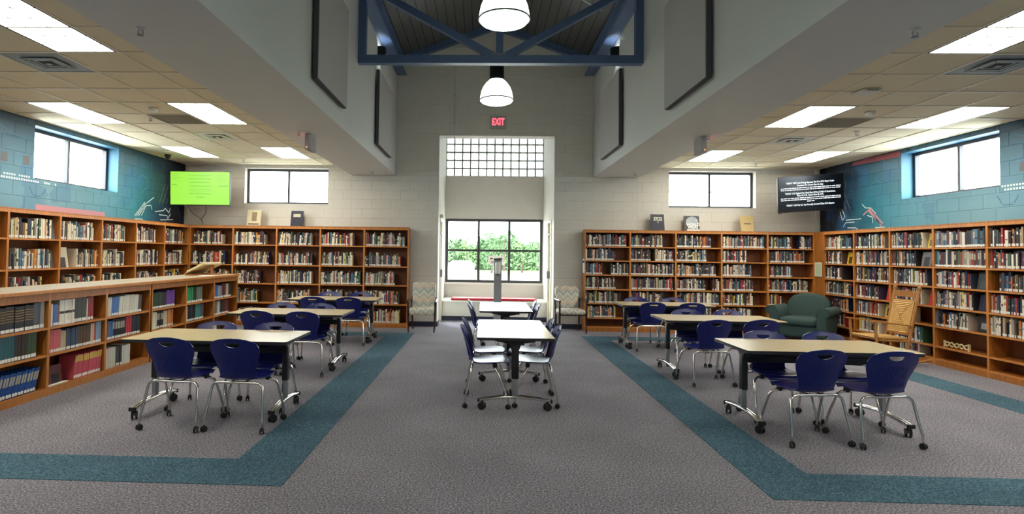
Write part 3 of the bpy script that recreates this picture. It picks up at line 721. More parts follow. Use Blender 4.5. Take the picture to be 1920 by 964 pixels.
# bench under the window
b = thing('window_bench', 'white built-in bench with ledge below the large alcove window', 'bench', (AL, 13.25, 0))
bwid = AR - AL
MB().box(0.005, bwid - 0.005, 0.02, YG - 13.25 - 0.005, 0.0, 0.42).build('base', M['paint'], b)
MB().bbox(0.005, bwid - 0.005, -0.01, YG - 13.25 - 0.005, 0.42, 0.455, 0.006).build('seat_board', M['white_metal'], b)
MB().box(0.005, bwid - 0.005, 0.008, 0.02, 0.0, 0.1).build('kick_board', M['navy_base'], b)
c = thing('bench_cushion', 'long red vinyl cushion on the window bench', 'cushion', (AL + 0.22, 13.3, 0.455))
MB().bbox(0, 1.98, 0, 0.45, 0.0, 0.06, 0.022).build('pad', M['red'], c, 60)
MB().tube([(0.03, 0.0, 0.03), (1.95, 0.0, 0.03)], 0.005, 6).build('piping', M['red'], c)
# paper notice on the glass
n = thing('window_notice', 'white paper notice taped on the middle lower pane', 'notice', (0.11, YG + 0.045, 1.27))
MB().box(0, 0.40, 0, 0.001, 0, 0.225).build('sheet', M['paper'], n)
for k, (a, b_, z) in enumerate(((0.05, 0.12, 0.15), (0.15, 0.2, 0.14), (0.24, 0.35, 0.155), (0.06, 0.34, 0.08), (0.06, 0.28, 0.05))):
    MB().box(a, b_, -0.001, 0.0, z - 0.012, z + 0.018 * (1 if k < 3 else 0)).build('print_line', M['ink'], n)
# sanitiser stand
k = thing('sanitizer_stand', 'tall grey hand sanitizer stand before the alcove window', 'dispenser stand', (0.315, 12.75, 0))
MB().bbox(-0.16, 0.16, -0.16, 0.16, 0, 0.012, 0.003).build('base_plate', M['kiosk'], k)
MB().bbox(-0.085, 0.085, -0.02, 0.03, 0.012, 1.44, 0.004).build('column', M['kiosk'], k)
MB().bbox(-0.09, 0.09, -0.022, 0.032, 1.4, 1.445, 0.004).build('header', M['bronze'], k)
MB().bbox(-0.055, 0.055, -0.09, -0.02, 1.1, 1.36, 0.012).build('dispenser', M['white_metal'], k, 50)
MB().bbox(-0.03, 0.03, -0.075, -0.04, 1.075, 1.1, 0.004).build('nozzle', M['black'], k)
MB().box(-0.06, 0.06, -0.1, -0.02, 0.99, 1.0).build('drip_tray', M['kiosk'], k)

# baseboards
struct('baseboard_back', MB().box(-1.55, AL, YW - 0.018, YW - 0.005, 0, 0.1), M['navy_base'])
struct('baseboard_back_right', MB().box(AR, 2.05, YW - 0.018, YW - 0.005, 0, 0.1), M['navy_base'])
struct('baseboard_alcove_left', MB().box(AL + 0.001, AL + 0.012, YW - 0.01, YA + 0.08, 0, 0.1), M['navy_base'])
struct('baseboard_alcove_right', MB().box(AR - 0.012, AR - 0.001, YW - 0.01, YA + 0.08, 0, 0.1), M['navy_base'])

# exit signs, conduit -----------------------------------------------------
t = thing('exit_sign', 'white EXIT sign with red letters above the alcove', 'exit sign', (0.27, YW - 0.01, 4.31))
MB().bbox(-0.17, 0.17, -0.045, 0.0, -0.135, 0.135, 0.006).build('housing', M['panel'], t)
text('lettering', 'EXIT', 0.205, t, M['exit_red'], (0, -0.047, 0.01), (R(90), 0, 0), sx=0.62, bold=0.004)
for sg, x, y, lab in ((-1, -2.45, 7.95, 'left'), (1, 2.95, 7.95, 'right')):
    t = thing('soffit_exit_sign', 'exit sign hung edge-on under the %s soffit' % lab, 'exit sign', (x, y, ZS))
    MB().box(-0.05, 0.05, -0.06, 0.06, -0.012, 0.0).build('canopy', M['white_metal'], t)
    MB().bbox(-0.03, 0.03, -0.16, 0.16, -0.225, -0.012, 0.006).build('housing', M['panel'], t)
    text('lettering', 'EXIT', 0.16, t, M['exit_red'], (sg * 0.031, 0, -0.118), (R(90), 0, R(90 * sg)), sx=0.62, bold=0.003)
    MB().box(-0.006, 0.006, -0.163, -0.159, -0.2, -0.188).build('indicator', M['led_red'], t)
cd = thing('conduit', 'thin grey conduit running up the end wall beside the exit sign', 'conduit', (-0.65, YW - 0.022, 0))
MB().tube([(0, 0, 3.98), (0, 0, 5.9), (0.02, 0, 5.92), (0.45, 0, 5.92)], 0.011, 8).build('pipe', M['drywall'], cd, 40)
for z in (4.3, 4.9, 5.5): MB().box(-0.022, 0.022, -0.006, 0.014, z - 0.008, z + 0.008).build('pipe_strap', M['grey_metal'], cd)
cd = thing('cross_conduit', 'thin pale conduit crossing under the roof deck right of the pendant', 'conduit', (0, 0, 0))
MB().tube([(0.45, 9.2, ZR - 0.02), (1.95, 9.75, 5.72)], 0.011, 6).build('pipe', M['white_metal'], cd, 40)
for p in ((0.45, 9.2, ZR - 0.02), (1.95, 9.75, 5.72)): MB().tube([p, (p[0], p[1], p[2] + 0.22 * (1 if p[0] < 1 else 1))], 0.008, 6).build('hanger', M['white_metal'], cd, 40)

# acoustic panels -----------------------------------------------------------
for x, sg, y0, y1, z0, z1, lab in ((NL, 1, 6.08, 7.39, 3.41, 4.71, 'front grey acoustic panel high on the left nave wall'), (NL, 1, 9.66, 11.08, 3.38, 4.66, 'rear grey acoustic panel on the left nave wall, beyond the truss'),
                                  (NR, -1, 5.78, 7.1, 3.34, 4.63, 'front grey acoustic panel high on the right nave wall'), (NR, -1, 9.5, 11.0, 3.36, 4.64, 'rear grey acoustic panel on the right nave wall, beyond the truss')):
    t = thing('acoustic_panel', lab, 'acoustic panel', (x + sg * 0.021, y0, z0), 0, 'acoustic wall panels')
    a, b_ = (0.0, 0.05) if sg > 0 else (-0.05, 0.0)
    MB().box(a, b_, 0, y1 - y0, 0, z1 - z0).build('core', M['panel_edge_shade'], t)
    MB().box(min(-sg * 0.02, 0), max(-sg * 0.02, 0), 0.3, y1 - y0 - 0.3, 0.5, 0.56).build('wall_clip', M['grey_metal'], t)
    c0, c1 = (0.05, 0.062) if sg > 0 else (-0.062, -0.05)
    MB().bbox(c0, c1, 0.004, y1 - y0 - 0.004, 0.004, z1 - z0 - 0.004, 0.004).build('fabric_face', M['panel'], t)
# wall sconces
M['sconce_glow'] = EM('sconce_glow', (0.85, 0.95, 1, 1), 45)
for x, sg, lab in ((NL, 1, 'left'), (NR, -1, 'right')):
    t = thing('wall_sconce', 'dark half-round uplight sconce on the %s nave wall' % lab, 'sconce', (x, 9.95, 5.03), 0, 'nave wall sconces')
    pts = [(sg * 0.13 * math.sin(a), 0.12 * math.cos(a)) for a in [R(k * 180 / 10) for k in range(11)]]
    mb = MB(); n_ = len(pts)
    for zz in (-0.1, 0.1):
        mb.v += [(px, py, zz) for px, py in pts]
    for q in range(n_ - 1): mb.f.append((q, q + 1, n_ + q + 1, n_ + q)); mb.m.append(0)
    mb.build('shade', M['black_metal'], t, 60)
    MB().box(min(0, sg * 0.012), max(0, sg * 0.012), -0.1, 0.1, -0.09, 0.09).build('back_plate', M['black_metal'], t)
    MB().tube([(sg * 0.06, -0.05, 0.0), (sg * 0.06, 0.05, 0.0)], 0.02, 8).build('lamp_tube', M['sconce_glow'], t)

# pendants --------------------------------------------------------------------
def acrylic(name, strength):
    m, nt, b = nodes(name)
    t_ = N(nt, 'ShaderNodeTexCoord'); sp = N(nt, 'ShaderNodeSeparateXYZ'); nt.links.new(t_.outputs['Object'], sp.inputs[0])
    at = N(nt, 'ShaderNodeMath', operation='ARCTAN2'); nt.links.new(sp.outputs['Y'], at.inputs[0]); nt.links.new(sp.outputs['X'], at.inputs[1])
    mu = N(nt, 'ShaderNodeMath', operation='MULTIPLY'); mu.inputs[1].default_value = 60; nt.links.new(at.outputs[0], mu.inputs[0])
    si = N(nt, 'ShaderNodeMath', operation='SINE'); nt.links.new(mu.outputs[0], si.inputs[0])
    bump(nt, b, si.outputs[0], 0.5, 0.004)
    b.inputs['Base Color'].default_value = (0.85, 0.9, 0.85, 1); b.inputs['Roughness'].default_value = 0.25
    b.inputs['Emission Color'].default_value = (0.86, 1.0, 0.82, 1); b.inputs['Emission Strength'].default_value = strength
    return m
M['acrylic'] = acrylic('ribbed_acrylic', DOME)
M['pend_lens'] = EM('pendant_lens', (0.88, 1.0, 0.84, 1), PEND)
def pendant(loc, label):
    t = thing('pendant_light', label, 'pendant light', loc, 0, 'acrylic dome pendants')
    MB().lathe([(0.285, 0.0), (0.278, 0.06), (0.262, 0.14), (0.23, 0.22), (0.18, 0.29), (0.125, 0.345), (0.125, 0.352), (0.185, 0.295), (0.236, 0.222), (0.268, 0.142), (0.284, 0.06), (0.292, 0.0)], 40).build('dome', M['acrylic'], t, 50)
    MB().lathe([(0.287, -0.012), (0.296, -0.012), (0.296, 0.006), (0.287, 0.006), (0.287, -0.012)], 40).build('rim_ring', M['grey_metal'], t, 40)
    MB().lathe([(0.286, -0.008), (0.26, -0.04), (0.19, -0.066), (0.1, -0.08), (0.0, -0.084)], 40).build('lower_lens', M['pend_lens'], t, 60)
    MB().lathe([(0.0, 0.35), (0.125, 0.35), (0.125, 0.64), (0.1, 0.67), (0.0, 0.67)], 28).build('ballast_housing', M['black_metal'], t, 40)
    MB().tube([(0, 0, 0.67), (0, 0, ZR + 0.12 - loc[2])], 0.012, 8).build('stem', M['black_metal'], t, 40)
pendant((0.19, 10.0, 4.235), 'dome pendant light hanging before the end wall, above the exit sign')
for k, yy in enumerate((3.0, -0.5, -4.0)):  # unseen pendants continuing the row, added for more ambient light
    pendant((0.20, yy, 4.225), 'added dome pendant light outside the picture, %s behind the visible ones' % ORD[k])
pendant((0.20, 6.5, 4.225), 'dome pendant light at the top edge, before the blue truss')

# ------------------------------------------------------------------ bookcases
U = 0.914
XLow = -4.541
XLc, XRc, YBc = -6.14, 6.655, 11.775
TALLA = [0.092, 0.478, 0.87, 1.256, 1.67]; TALLB = [0.10, 0.28, 0.572, 0.858, 1.15, 1.44, 1.724]
HT = 2.064; TP = 0.016; DP = 0.295
SHME = {}
def shelf_mesh(w, d):
    k = (round(w, 3), round(d, 3))
    if k not in SHME: SHME[k] = MB().box(0, w, 0.004, d, -0.02, 0, 0).box(0, w, 0.0, 0.004, -0.022, 0.0, 1).mesh('shelf', [M['oak'], M['oak_light']])
    return SHME[k]
def tall_bay(shelves, label, group):
    t = thing('bookcase', label, 'bookcase', (0, 0, 0), 0, group)
    MB().box(0, TP, 0.004, DP, 0, HT, 0).box(0, TP, 0, 0.004, 0, HT + 0.006, 1).build('side_panel', [M['oak'], M['oak_light']], t)
    MB().box(U - TP, U, 0.004, DP, 0, HT, 0).box(U - TP, U, 0, 0.004, 0, HT + 0.006, 1).build('side_panel', [M['oak'], M['oak_light']], t)
    MB().box(TP, U - TP, DP - 0.008, DP, 0, HT).build('back_panel', M['oak_back'], t)
    MB().box(TP, U - TP, 0.0, DP - 0.008, HT - 0.022, HT).build('top_board', M['oak'], t)
    MB().box(TP, U - TP, 0.0, 0.016, HT - 0.06, HT - 0.022).build('top_rail', M['oak_light'], t)
    MB().box(TP, U - TP, 0.0, 0.016, 0, shelves[0] - 0.022).build('kick_plate', M['oak'], t)
    for z in shelves: put('shelf', shelf_mesh(U - 2 * TP, DP - 0.01), t, (TP, 0.0, z))
    return t
BAYS = {}
nm5 = ['first', 'second', 'third', 'fourth', 'fifth', 'sixth']
pa = tall_bay(TALLA, 'x', 'oak bookcases'); remember(pa); pb = tall_bay(TALLB, 'x', 'oak bookcases'); remember(pb)
usedp = {'a': False, 'b': False}
def bay(kind, key, loc, rz, label, group):
    p = pa if kind == 'a' else pb
    if not usedp[kind]:
        usedp[kind] = True; p.location = loc; p.rotation_euler = (0, 0, rz); p['label'] = label; p['group'] = group; o = p
    else: o = dup(p, loc, rz, label, group)
    BAYS[key] = (Vector(loc), rz, TALLA if kind == 'a' else TALLB)
    return o
y0L, y0R = 11.80, 11.50
for k in range(7):   # left wall, from the corner towards the viewer
    bay('a', ('L', k), (XLc, y0L - (k + 1) * U, 0), R(90), 'tall oak bookcase under the left mural, %s from the corner' % nm5[k] if k < 6 else 'tall oak bookcase under the left mural, outside the picture', 'tall bookcases along the left wall')
for k in range(5):   # back wall left, from the alcove chair to the corner
    bay('a', ('BL', k), (-1.5496 - (k + 1) * U, YBc, 0), 0, 'tall oak bookcase on the back wall left of the alcove, %s from the alcove' % nm5[k], 'bookcases on the back wall left of the alcove')
for k in range(5):
    bay('b', ('BR', k), (2.0583 + k * U, YBc, 0), 0, 'tall oak bookcase on the back wall right of the alcove, %s from the alcove' % nm5[k], 'bookcases on the back wall right of the alcove')
for k in range(6):
    bay('b', ('R', k), (XRc, y0R - k * U, 0), R(-90), 'tall oak bookcase under the right mural, %s from the corner' % nm5[k], 'tall bookcases along the right wall')
t = thing('corner_filler', 'plain oak corner panel between the right-hand bookcase rows', 'panel', (6.63, YBc - 0.0, 0))
MB().prism([(0.0, 0.0), (0.03, -0.27), (0.06, -0.27), (0.06, 0.03), (0.0, 0.03)], 'z', 0, HT).build('panel_board', M['oak'], t)
n = thing('posted_notice', 'pale green paper notice on the oak corner panel', 'notice', (6.636, YBc - 0.128, 1.18))
MB().box(-0.004, -0.001, -0.1, 0.1, 0, 0.28).build('sheet', M['paper'], n); n.rotation_euler = (0, 0, math.atan2(-0.27, 0.03) + R(90))
MB().box(-0.0055, -0.004, -0.08, 0.08, 0.02, 0.26).build('print_area', P('pale_green_print', S(196, 208, 170), 0.8), n)
n = thing('posted_notice', 'white paper notice on the side of the bookcase beside the right chair', 'notice', (2.0575, YBc + 0.04, 1.18))
MB().box(-0.002, -0.0005, 0, 0.22, 0, 0.29).build('sheet', M['paper'], n); MB().box(-0.003, -0.002, 0.03, 0.19, 0.2, 0.25).build('print_line', M['ink'], n)

# low double case on the left
LSH = [0.079, 0.428, 0.712]; LH = 1.072; LD = 0.66
def low_bay(label):
    t = thing('low_bookcase', label, 'bookcase', (0, 0, 0), 0, 'low bookcases')
    for a, b_ in ((0, TP), (U - TP, U)): MB().box(a, b_, 0.004, LD, 0, LH, 0).box(a, b_, 0, 0.004, 0, LH, 1).build('side_panel', [M['oak'], M['oak_light']], t)
    MB().box(TP, U - TP, 0.31, 0.325, 0, LH).build('back_panel', M['oak_back'], t)
    MB().box(TP, U - TP, LD - 0.016, LD, 0, LH).build('rear_panel', M['oak'], t)
    MB().box(TP, U - TP, 0.0, 0.018, 0.992, LH).build('top_rail', M['oak'], t)
    MB().box(TP, U - TP, 0.0, 0.016, 0, LSH[0] - 0.022).build('kick_plate', M['oak_light'], t)
    for z in LSH: put('shelf', shelf_mesh(U - 2 * TP, 0.305), t, (TP, 0, z))
    return t
LOWY = [10.5197 - (j + 1) * U - (0.04 if j >= 3 else 0.0) for j in range(7)]
LOWLAB = ['low oak bookcase unit under the open dictionary, far end', 'low oak bookcase unit holding the green books', 'low oak bookcase unit holding the purple books', 'low oak bookcase unit holding the white journals', 'low oak bookcase unit holding the pink-spined sets', 'low oak bookcase unit holding the black encyclopedias', 'low oak bookcase unit outside the picture']
lb = None
for j in range(7):
    loc = (XLow, LOWY[j], 0)
    if lb is None: lb = low_bay(LOWLAB[j]); lb.location = loc; lb.rotation_euler = (0, 0, R(90)); remember(lb)
    else: dup(lb, loc, R(90), LOWLAB[j])
    BAYS[('W', j)] = (Vector(loc), R(90), LSH)
for y0, y1, lab in ((LOWY[6] - 0.02, LOWY[3] + U + 0.012, 'grey laminate counter top over the nearer low bookcases'), (LOWY[2] - 0.012, 10.5197 + 0.02, 'grey laminate counter top under the open dictionary')):
    t = thing('counter_top', lab, 'counter top', (XLow - LD / 2, y0, LH), 0, 'counter tops on the low bookcases')
    MB().box(-LD / 2 - 0.012, LD / 2 + 0.0, 0, y1 - y0, 0, 0.036).build('slab', M['counter'], t)
    MB().bbox(LD / 2, LD / 2 + 0.02, 0, y1 - y0, -0.004, 0.036, 0.006).build('front_edge', M['oak_light'], t)
    MB().bbox(-LD / 2 - 0.03, -LD / 2 - 0.012, 0, y1 - y0, -0.004, 0.036, 0.006).build('rear_edge', M['oak_light'], t)

# ------------------------------------------------------------------ books
rng = random.Random(11)
GEN = [S(214, 206, 188)] * 5 + [S(234, 228, 214)] * 3 + [S(40, 38, 42)] * 5 + [S(66, 62, 66)] * 3 + [S(34, 44, 74)] * 3 + [S(96, 40, 44)] * 2 + [S(110, 84, 66)] * 2 + [S(60, 92, 100)] * 2 + \
      [S(150, 140, 128)] * 3 + [S(172, 52, 48)] * 2 + [S(222, 190, 82)] + [S(206, 128, 60)] + [S(84, 70, 100)] + [S(92, 132, 158)] * 2 + [S(70, 104, 74)] + [S(190, 160, 130)] * 2
def jit(c, a=0.15):
    f = 1 + rng.uniform(-a, a); return tuple(min(1, max(0, x * f * (1 + rng.uniform(-0.06, 0.06)))) for x in c[:3]) + (1,)
BULK = {'v': [], 'f': [], 'c': []}
def bulk_quad(pts, col):
    n = len(BULK['v']); BULK['v'] += pts; BULK['f'].append(tuple(range(n, n + 4))); BULK['c'] += [col] * 4
def bulk_book(bay_, s, z, w, h, d, t0, lean, col, lab, band):
    o, rz, _ = bay_; ca, sa = math.cos(rz), math.sin(rz)
    def T(x, y, zz): return (o.x + ca * x - sa * y, o.y + sa * x + ca * y, zz)
    x0, x1, l = s, s + w, lean
    A = [T(x0, t0, z), T(x1, t0, z), T(x1, t0 + d, z), T(x0, t0 + d, z), T(x0 + l, t0, z + h), T(x1 + l, t0, z + h), T(x1 + l, t0 + d, z + h), T(x0 + l, t0 + d, z + h)]
    for q in ((0, 1, 5, 4), (1, 2, 6, 5), (3, 0, 4, 7)): bulk_quad([A[i] for i in q], col)
    bulk_quad([A[i] for i in (4, 5, 6, 7)], (0.62, 0.56, 0.42, 1))
    e = 0.0012
    def strip(f0, f1, g, c):
        lx0, lx1 = l * f0, l * f1
        bulk_quad([T(x0 + w * g + lx0, t0 - e, z + h * f0), T(x1 - w * g + lx0, t0 - e, z + h * f0), T(x1 - w * g + lx1, t0 - e, z + h * f1), T(x0 + w * g + lx1, t0 - e, z + h * f1)], c)
    if lab: strip(0.03, 0.03 + 0.032 / h, 0.04, (0.80, 0.79, 0.74, 1))
    if band:
        f0 = rng.uniform(0.35, 0.75); strip(f0, min(0.96, f0 + rng.uniform(0.05, 0.2)), 0.12, jit(rng.choice(GEN), 0.3))
def make_row(x0, x1, h0, h1, wmin=0.014, wmax=0.045, pal=None, lean_p=0.12):
    """list of books (s, w, h, lean, col) filling x0..x1"""
    out = []; s = x0; run = 0; ln = 0.0
    while True:
        w = rng.triangular(wmin, wmax, wmin + (wmax - wmin) * 0.35)
        if s + w > x1: break
        if run <= 0:
            run = rng.randint(2, 7); ln = rng.choice([0.012, 0.02, -0.015]) if rng.random() < lean_p else 0.0
            if ln < 0 and s < x0 + 0.05: ln = 0
            s += abs(ln) * 0.4
        run -= 1
        col = jit(rng.choice(pal or GEN), 0.18)
        out.append((s, w, rng.uniform(h0, h1), ln if s + w + abs(ln) < x1 else 0.0, col)); s += w + 0.0008
    return out
ROWS = {
 ('L', 0): [None, None, [(0, .7)], [(0, .82)], [(0, .8)]], ('L', 1): [None, None, [(0, .85)], [(0, .8)], [(0, .72)]], ('L', 2): [None, None, [(0, .65)], [(0, .68)], [(0, .7)]],
 ('L', 3): [None, None, [(0, .95)], [(.42, .98)], [(0, .84)]], ('L', 4): [None, None, [(0, .7)], [(0, .86)], [(0, .86)]], ('L', 5): [None, None, [(0, .9)], [(0, .8)], [(0, .8)]],
 ('BL', 0): [[(0, .85)], [(0, .82)], [(0, .72)], [(0, .85)], [(0, .95)]], ('BL', 1): [[(0, .7)], [(0, .9)], [(0, .95)], [(0, .75)], [(0, .8)]], ('BL', 2): [[(0, .6)], [(0, .78)], [(0, .84)], [(0, .84)], [(0, .8)]],
 ('BL', 3): [[(0, .7)], [(0, .62)], [(.02, .66)], [(0, .84)], [(0, .75)]], ('BL', 4): [[(.1, .9)], [(.1, .9)], [(.1, .9)], [(.02, .84)], [(.06, .76)]],
 ('BR', 0): [None, [(0, .72)], [(0, .82)], [(0, .7)], [(0, .4), (.58, .99)], [(0, .72)], [(0, .97)]], ('BR', 1): [None, [(0, .8)], [(0, .78)], [(0, .98)], [(0, .99)], [(0, .45), (.55, .99)], [(0, .73)]],
 ('BR', 2): [None, [(.1, .8)], [(0, .98)], [(0, .68), (.82, .98)], [(0, .92)], [(0, .7)], [(0, .78)]], ('BR', 3): [None, [(0, .7)], [(0, .7)], [(0, .71)], [(0, .69)], [(0, .55)], [(0, .97)]],
 ('BR', 4): [None, [(0, .4)], [(0, .35)], [(0, .9)], [(0, .56)], [(0, .84)], [(0, .56), (.7, .98)]],
 ('R', 0): [None, [(.2, .7)], [(.12, .8)], [(0, .92)], [(0, .66)], [(0, .58)], [(0, .9)]], ('R', 1): [None, [(.1, .7)], [(0, .68)], [(0, .72)], [(0, .98)], [(0, .97)], [(0, .85)]],
 ('R', 2): [[(.2, .7)], [(.05, .72)], [(.1, .5)], [(.1, .72)], [(.05, .88)], [(0, .6)], [(0, .78)]], ('R', 3): [None, None, [(0, .66)], [(0, .74)], [(0, .72)], None, None],
 ('R', 4): [None, None, [(0, .95)], [(0, .97)], [(.16, .98)], [(0, .99)], [(0, .99)]], ('R', 5): [None, None, [(0, .9)], [(0, .9)], [(0, .9)], [(0, .9)], [(0, .9)]]}
PALS = {'R': GEN + [S(44, 42, 46)] * 6 + [S(60, 70, 92)] * 3, 'BR': GEN + [S(44, 42, 46)] * 4, 'L': GEN + [S(224, 214, 190)] * 6, 'BL': GEN + [S(214, 200, 170)] * 5}
for key, rows in ROWS.items():
    by = BAYS[key]
    for r, segs in enumerate(rows):
        if not segs: continue
        z = by[2][r]; left = key[0] in ('L', 'BL')
        gap = (by[2][r + 1] if r + 1 < len(by[2]) else HT - 0.04) - z - 0.03
        for (f0, f1) in segs:
            x0 = TP + 0.004 + f0 * (U - 2 * TP); x1 = TP + f1 * (U - 2 * TP) - 0.004
            h0, h1 = (0.19, min(gap, 0.285)) if left else (0.185, min(gap, 0.25))
            for (s, w, h, ln, col) in make_row(x0, x1, h0, h1, 0.012, 0.04, PALS[key[0]], 0.22 if left else 0.06):
                if ln: h *= 0.985
                bulk_book(by, s, z + 0.001, w, h, rng.uniform(0.13, 0.17), 0.018 + rng.uniform(0, 0.02), ln, col, rng.random() < 0.9, rng.random() < 0.75)
def build_bulk():
    me = bpy.data.meshes.new('shelved_books'); me.from_pydata(BULK['v'], [], BULK['f']); me.materials.append(M['books'])
    a = me.color_attributes.new('Col', 'FLOAT_COLOR', 'CORNER')
    a.data.foreach_set('color', [x for c in BULK['c'] for x in c]); me.update()
    o = put('shelved_books', me); tag(o, 'hundreds of library books massed on the far wall bookcases', 'books', kind='stuff')
build_bulk()

# single books ---------------------------------------------------------------
ub = MB(); tk = 0.09
ub.prism([(0, 0), (1, 0), (1, 1), (1 - tk, 1), (1 - tk, 0.02), (tk, 0.02), (tk, 1), (0, 1)], 'z', 0, 1)
BOOK = ub.mesh('book_cover', M['book']); PAGES = MB().box(tk, 1 - tk, 0.021, 0.975, 0.012, 0.982).mesh('page_block', M['page'])
LABEL = MB().box(0.06, 0.94, -0.008, 0.0, 0.03, 0.155).mesh('spine_label', M['label'])
BANDS = MB()
for f in (0.42, 0.52, 0.62, 0.72, 0.82): BANDS.box(0.02, 0.98, -0.007, 0.0, f, f + 0.025)
BANDS = BANDS.mesh('gilt_bands', M['gilt'])
TITLE = MB().box(0.15, 0.85, -0.007, 0.0, 0.5, 0.86).mesh('title_strip', M['silver_ink'])
TITLED = MB().box(0.04, 0.96, -0.007, 0.0, 0.45, 0.55).mesh('title_band', M['ink'])
NB = [0]
def book(bay_, s, z, w, h, d, t0, lean, col, label, group, lab=True, extra=None):
    o, rz, _ = bay_; ca, sa = math.cos(rz), math.sin(rz)
    loc = (o.x + ca * s - sa * t0, o.y + sa * s + ca * t0, z)
    b = put('book', BOOK, None, loc, None, (w, d, h)); b.rotation_mode = 'QUATERNION'
    q = Matrix.Rotation(rz, 4, 'Z') @ Matrix.Rotation(math.atan2(lean, h), 4, 'Y')
    b.rotation_quaternion = q.to_quaternion(); b.color = col
    tag(b, label, 'book', group)
    put('page_block', PAGES, b)
    if lab: put('spine_label', LABEL, b)
    if extra is not None: put(extra.name.split('.')[0], extra, b)
    NB[0] += 1
    return b
# rows of the low case: (colour word, rgb, count, width, height, lean, extra, label?)
LOWROWS = {
 5: [[('blue', (30, 78, 150), 14, .034, .25, .07, TITLE, 1)], [('dark green', (44, 62, 48), 4, .036, .27, 0, None, 1), ('teal', (44, 98, 106), 5, .036, .27, 0, None, 1), ('dark brown', (56, 46, 36), 4, .038, .28, 0, TITLED, 1), ('olive green', (58, 78, 50), 3, .034, .28, 0, None, 1)],
     [('black gilt-banded', (24, 24, 28), 11, .055, .255, 0, BANDS, 1), ('slate', (78, 82, 92), 2, .04, .27, 0, None, 1), ('grey', (150, 148, 142), 2, .028, .28, 0, None, 1)]],
 4: [[('pink and yellow', (206, 84, 100), 13, .032, .27, .03, 'Y', 1)], [('pink', (206, 104, 108), 5, .034, .245, 0, None, 1), ('beige', (188, 172, 136), 2, .038, .22, 0, None, 1), ('slate blue', (62, 78, 102), 5, .032, .23, 0, None, 1), ('brown', (92, 66, 48), 5, .042, .235, 0, None, 1), ('cream', (214, 196, 160), 2, .028, .24, 0, None, 1), ('red', (176, 48, 44), 1, .028, .25, 0, None, 1), ('pale blue', (124, 148, 172), 3, .03, .25, 0, None, 1)],
     [('white', (222, 220, 210), 2, .026, .24, 0, None, 1), ('blue', (72, 104, 168), 2, .03, .23, 0, None, 1), ('brown', (128, 80, 66), 1, .026, .22, 0, None, 1), ('white black-banded', (226, 222, 208), 6, .036, .27, 0, TITLED, 1), ('charcoal', (62, 64, 58), 5, .038, .28, 0, None, 1), ('cream', (222, 214, 186), 1, .022, .26, 0, None, 1), ('crimson', (158, 26, 40), 2, .042, .27, 0, None, 1)]],
 3: [[('white', (216, 212, 196), 6, .034, .25, 0, None, 0), ('dark grey', (66, 64, 66), 3, .036, .25, 0, None, 1), ('white', (228, 228, 220), 5, .033, .24, 0, None, 0)], [('grey', (108, 104, 98), 2, .034, .23, 0, None, 1), ('blue', (66, 108, 168), 2, .032, .23, 0, None, 1), ('black white-titled', (28, 30, 40), 6, .036, .24, 0, TITLE, 1), ('dark plum', (66, 40, 58), 1, .03, .25, 0, None, 1), ('red', (198, 52, 70), 3, .034, .25, 0, None, 1), ('navy', (36, 42, 58), 5, .036, .24, 0, None, 1)],
     [('pale grey', (206, 204, 196), 3, .03, .24, .012, None, 0), ('blue', (74, 116, 178), 4, .032, .24, .02, None, 1), ('white', (216, 212, 198), 11, .034, .245, .02, None, 1), ('dark grey', (82, 78, 80), 2, .036, .235, .01, None, 1)]],
 2: [[('dark grey', (62, 60, 62), 5, .04, .23, 0, None, 1), ('blue', (78, 104, 140), 3, .036, .24, 0, None, 1)], [('white', (220, 214, 196), 4, .034, .24, 0, None, 1), ('black', (34, 36, 40), 4, .038, .25, 0, TITLE, 1), ('cream', (204, 192, 160), 3, .036, .235, 0, None, 1), ('orange', (206, 132, 82), 4, .034, .24, 0, None, 1)], [('dark green', (34, 66, 48), 6, .036, .23, 0, None, 1), ('charcoal', (46, 46, 50), 4, .036, .225, 0, None, 1), ('purple', (106, 60, 150), 6, .034, .24, 0, None, 1)]],
 1: [[('brown', (88, 62, 48), 3, .04, .22, 0, None, 1)], [('white', (226, 220, 204), 2, .03, .24, 0, None, 1), ('black', (34, 40, 46), 6, .038, .245, 0, None, 1), ('teal', (66, 138, 128), 4, .036, .25, 0, None, 1), ('slate', (74, 88, 102), 3, .036, .24, 0, None, 1)], [('bright green', (34, 142, 92), 5, .042, .25, 0, None, 1), ('dark green', (30, 52, 46), 3, .038, .24, 0, None, 1), ('grey green', (110, 122, 110), 5, .036, .24, 0, None, 1)]],
 0: [[('white', (216, 212, 200), 4, .034, .22, 0, None, 1), ('black', (38, 38, 42), 4, .036, .22, 0, None, 1)], [('grey', (110, 112, 118), 4, .034, .23, 0, None, 1), ('white', (210, 204, 190), 3, .03, .235, 0, None, 1), ('charcoal', (52, 50, 56), 5, .036, .24, 0, None, 1), ('maroon', (112, 44, 50), 4, .036, .23, 0, None, 1)], [('blue', (60, 108, 176), 4, .036, .24, 0, None, 1), ('grey', (150, 156, 166), 4, .034, .215, 0, None, 1), ('maroon', (96, 40, 50), 4, .04, .245, 0, None, 1), ('cream', (200, 190, 164), 3, .03, .235, 0, None, 1), ('black', (40, 42, 44), 3, .036, .235, 0, None, 1)]]}
BAYD = ['low unit under the open dictionary', 'low unit with green books', 'low unit with purple books', 'low unit with white journals', 'low unit with pink-spined sets', 'low unit of black encyclopedias']
ROWD = ['bottom', 'middle', 'top']
YEL = MB().box(0.04, 0.96, -0.007, 0.0, 0.7, 0.97).mesh('yellow_band', P('yellow_print', S(222, 186, 96), 0.5))
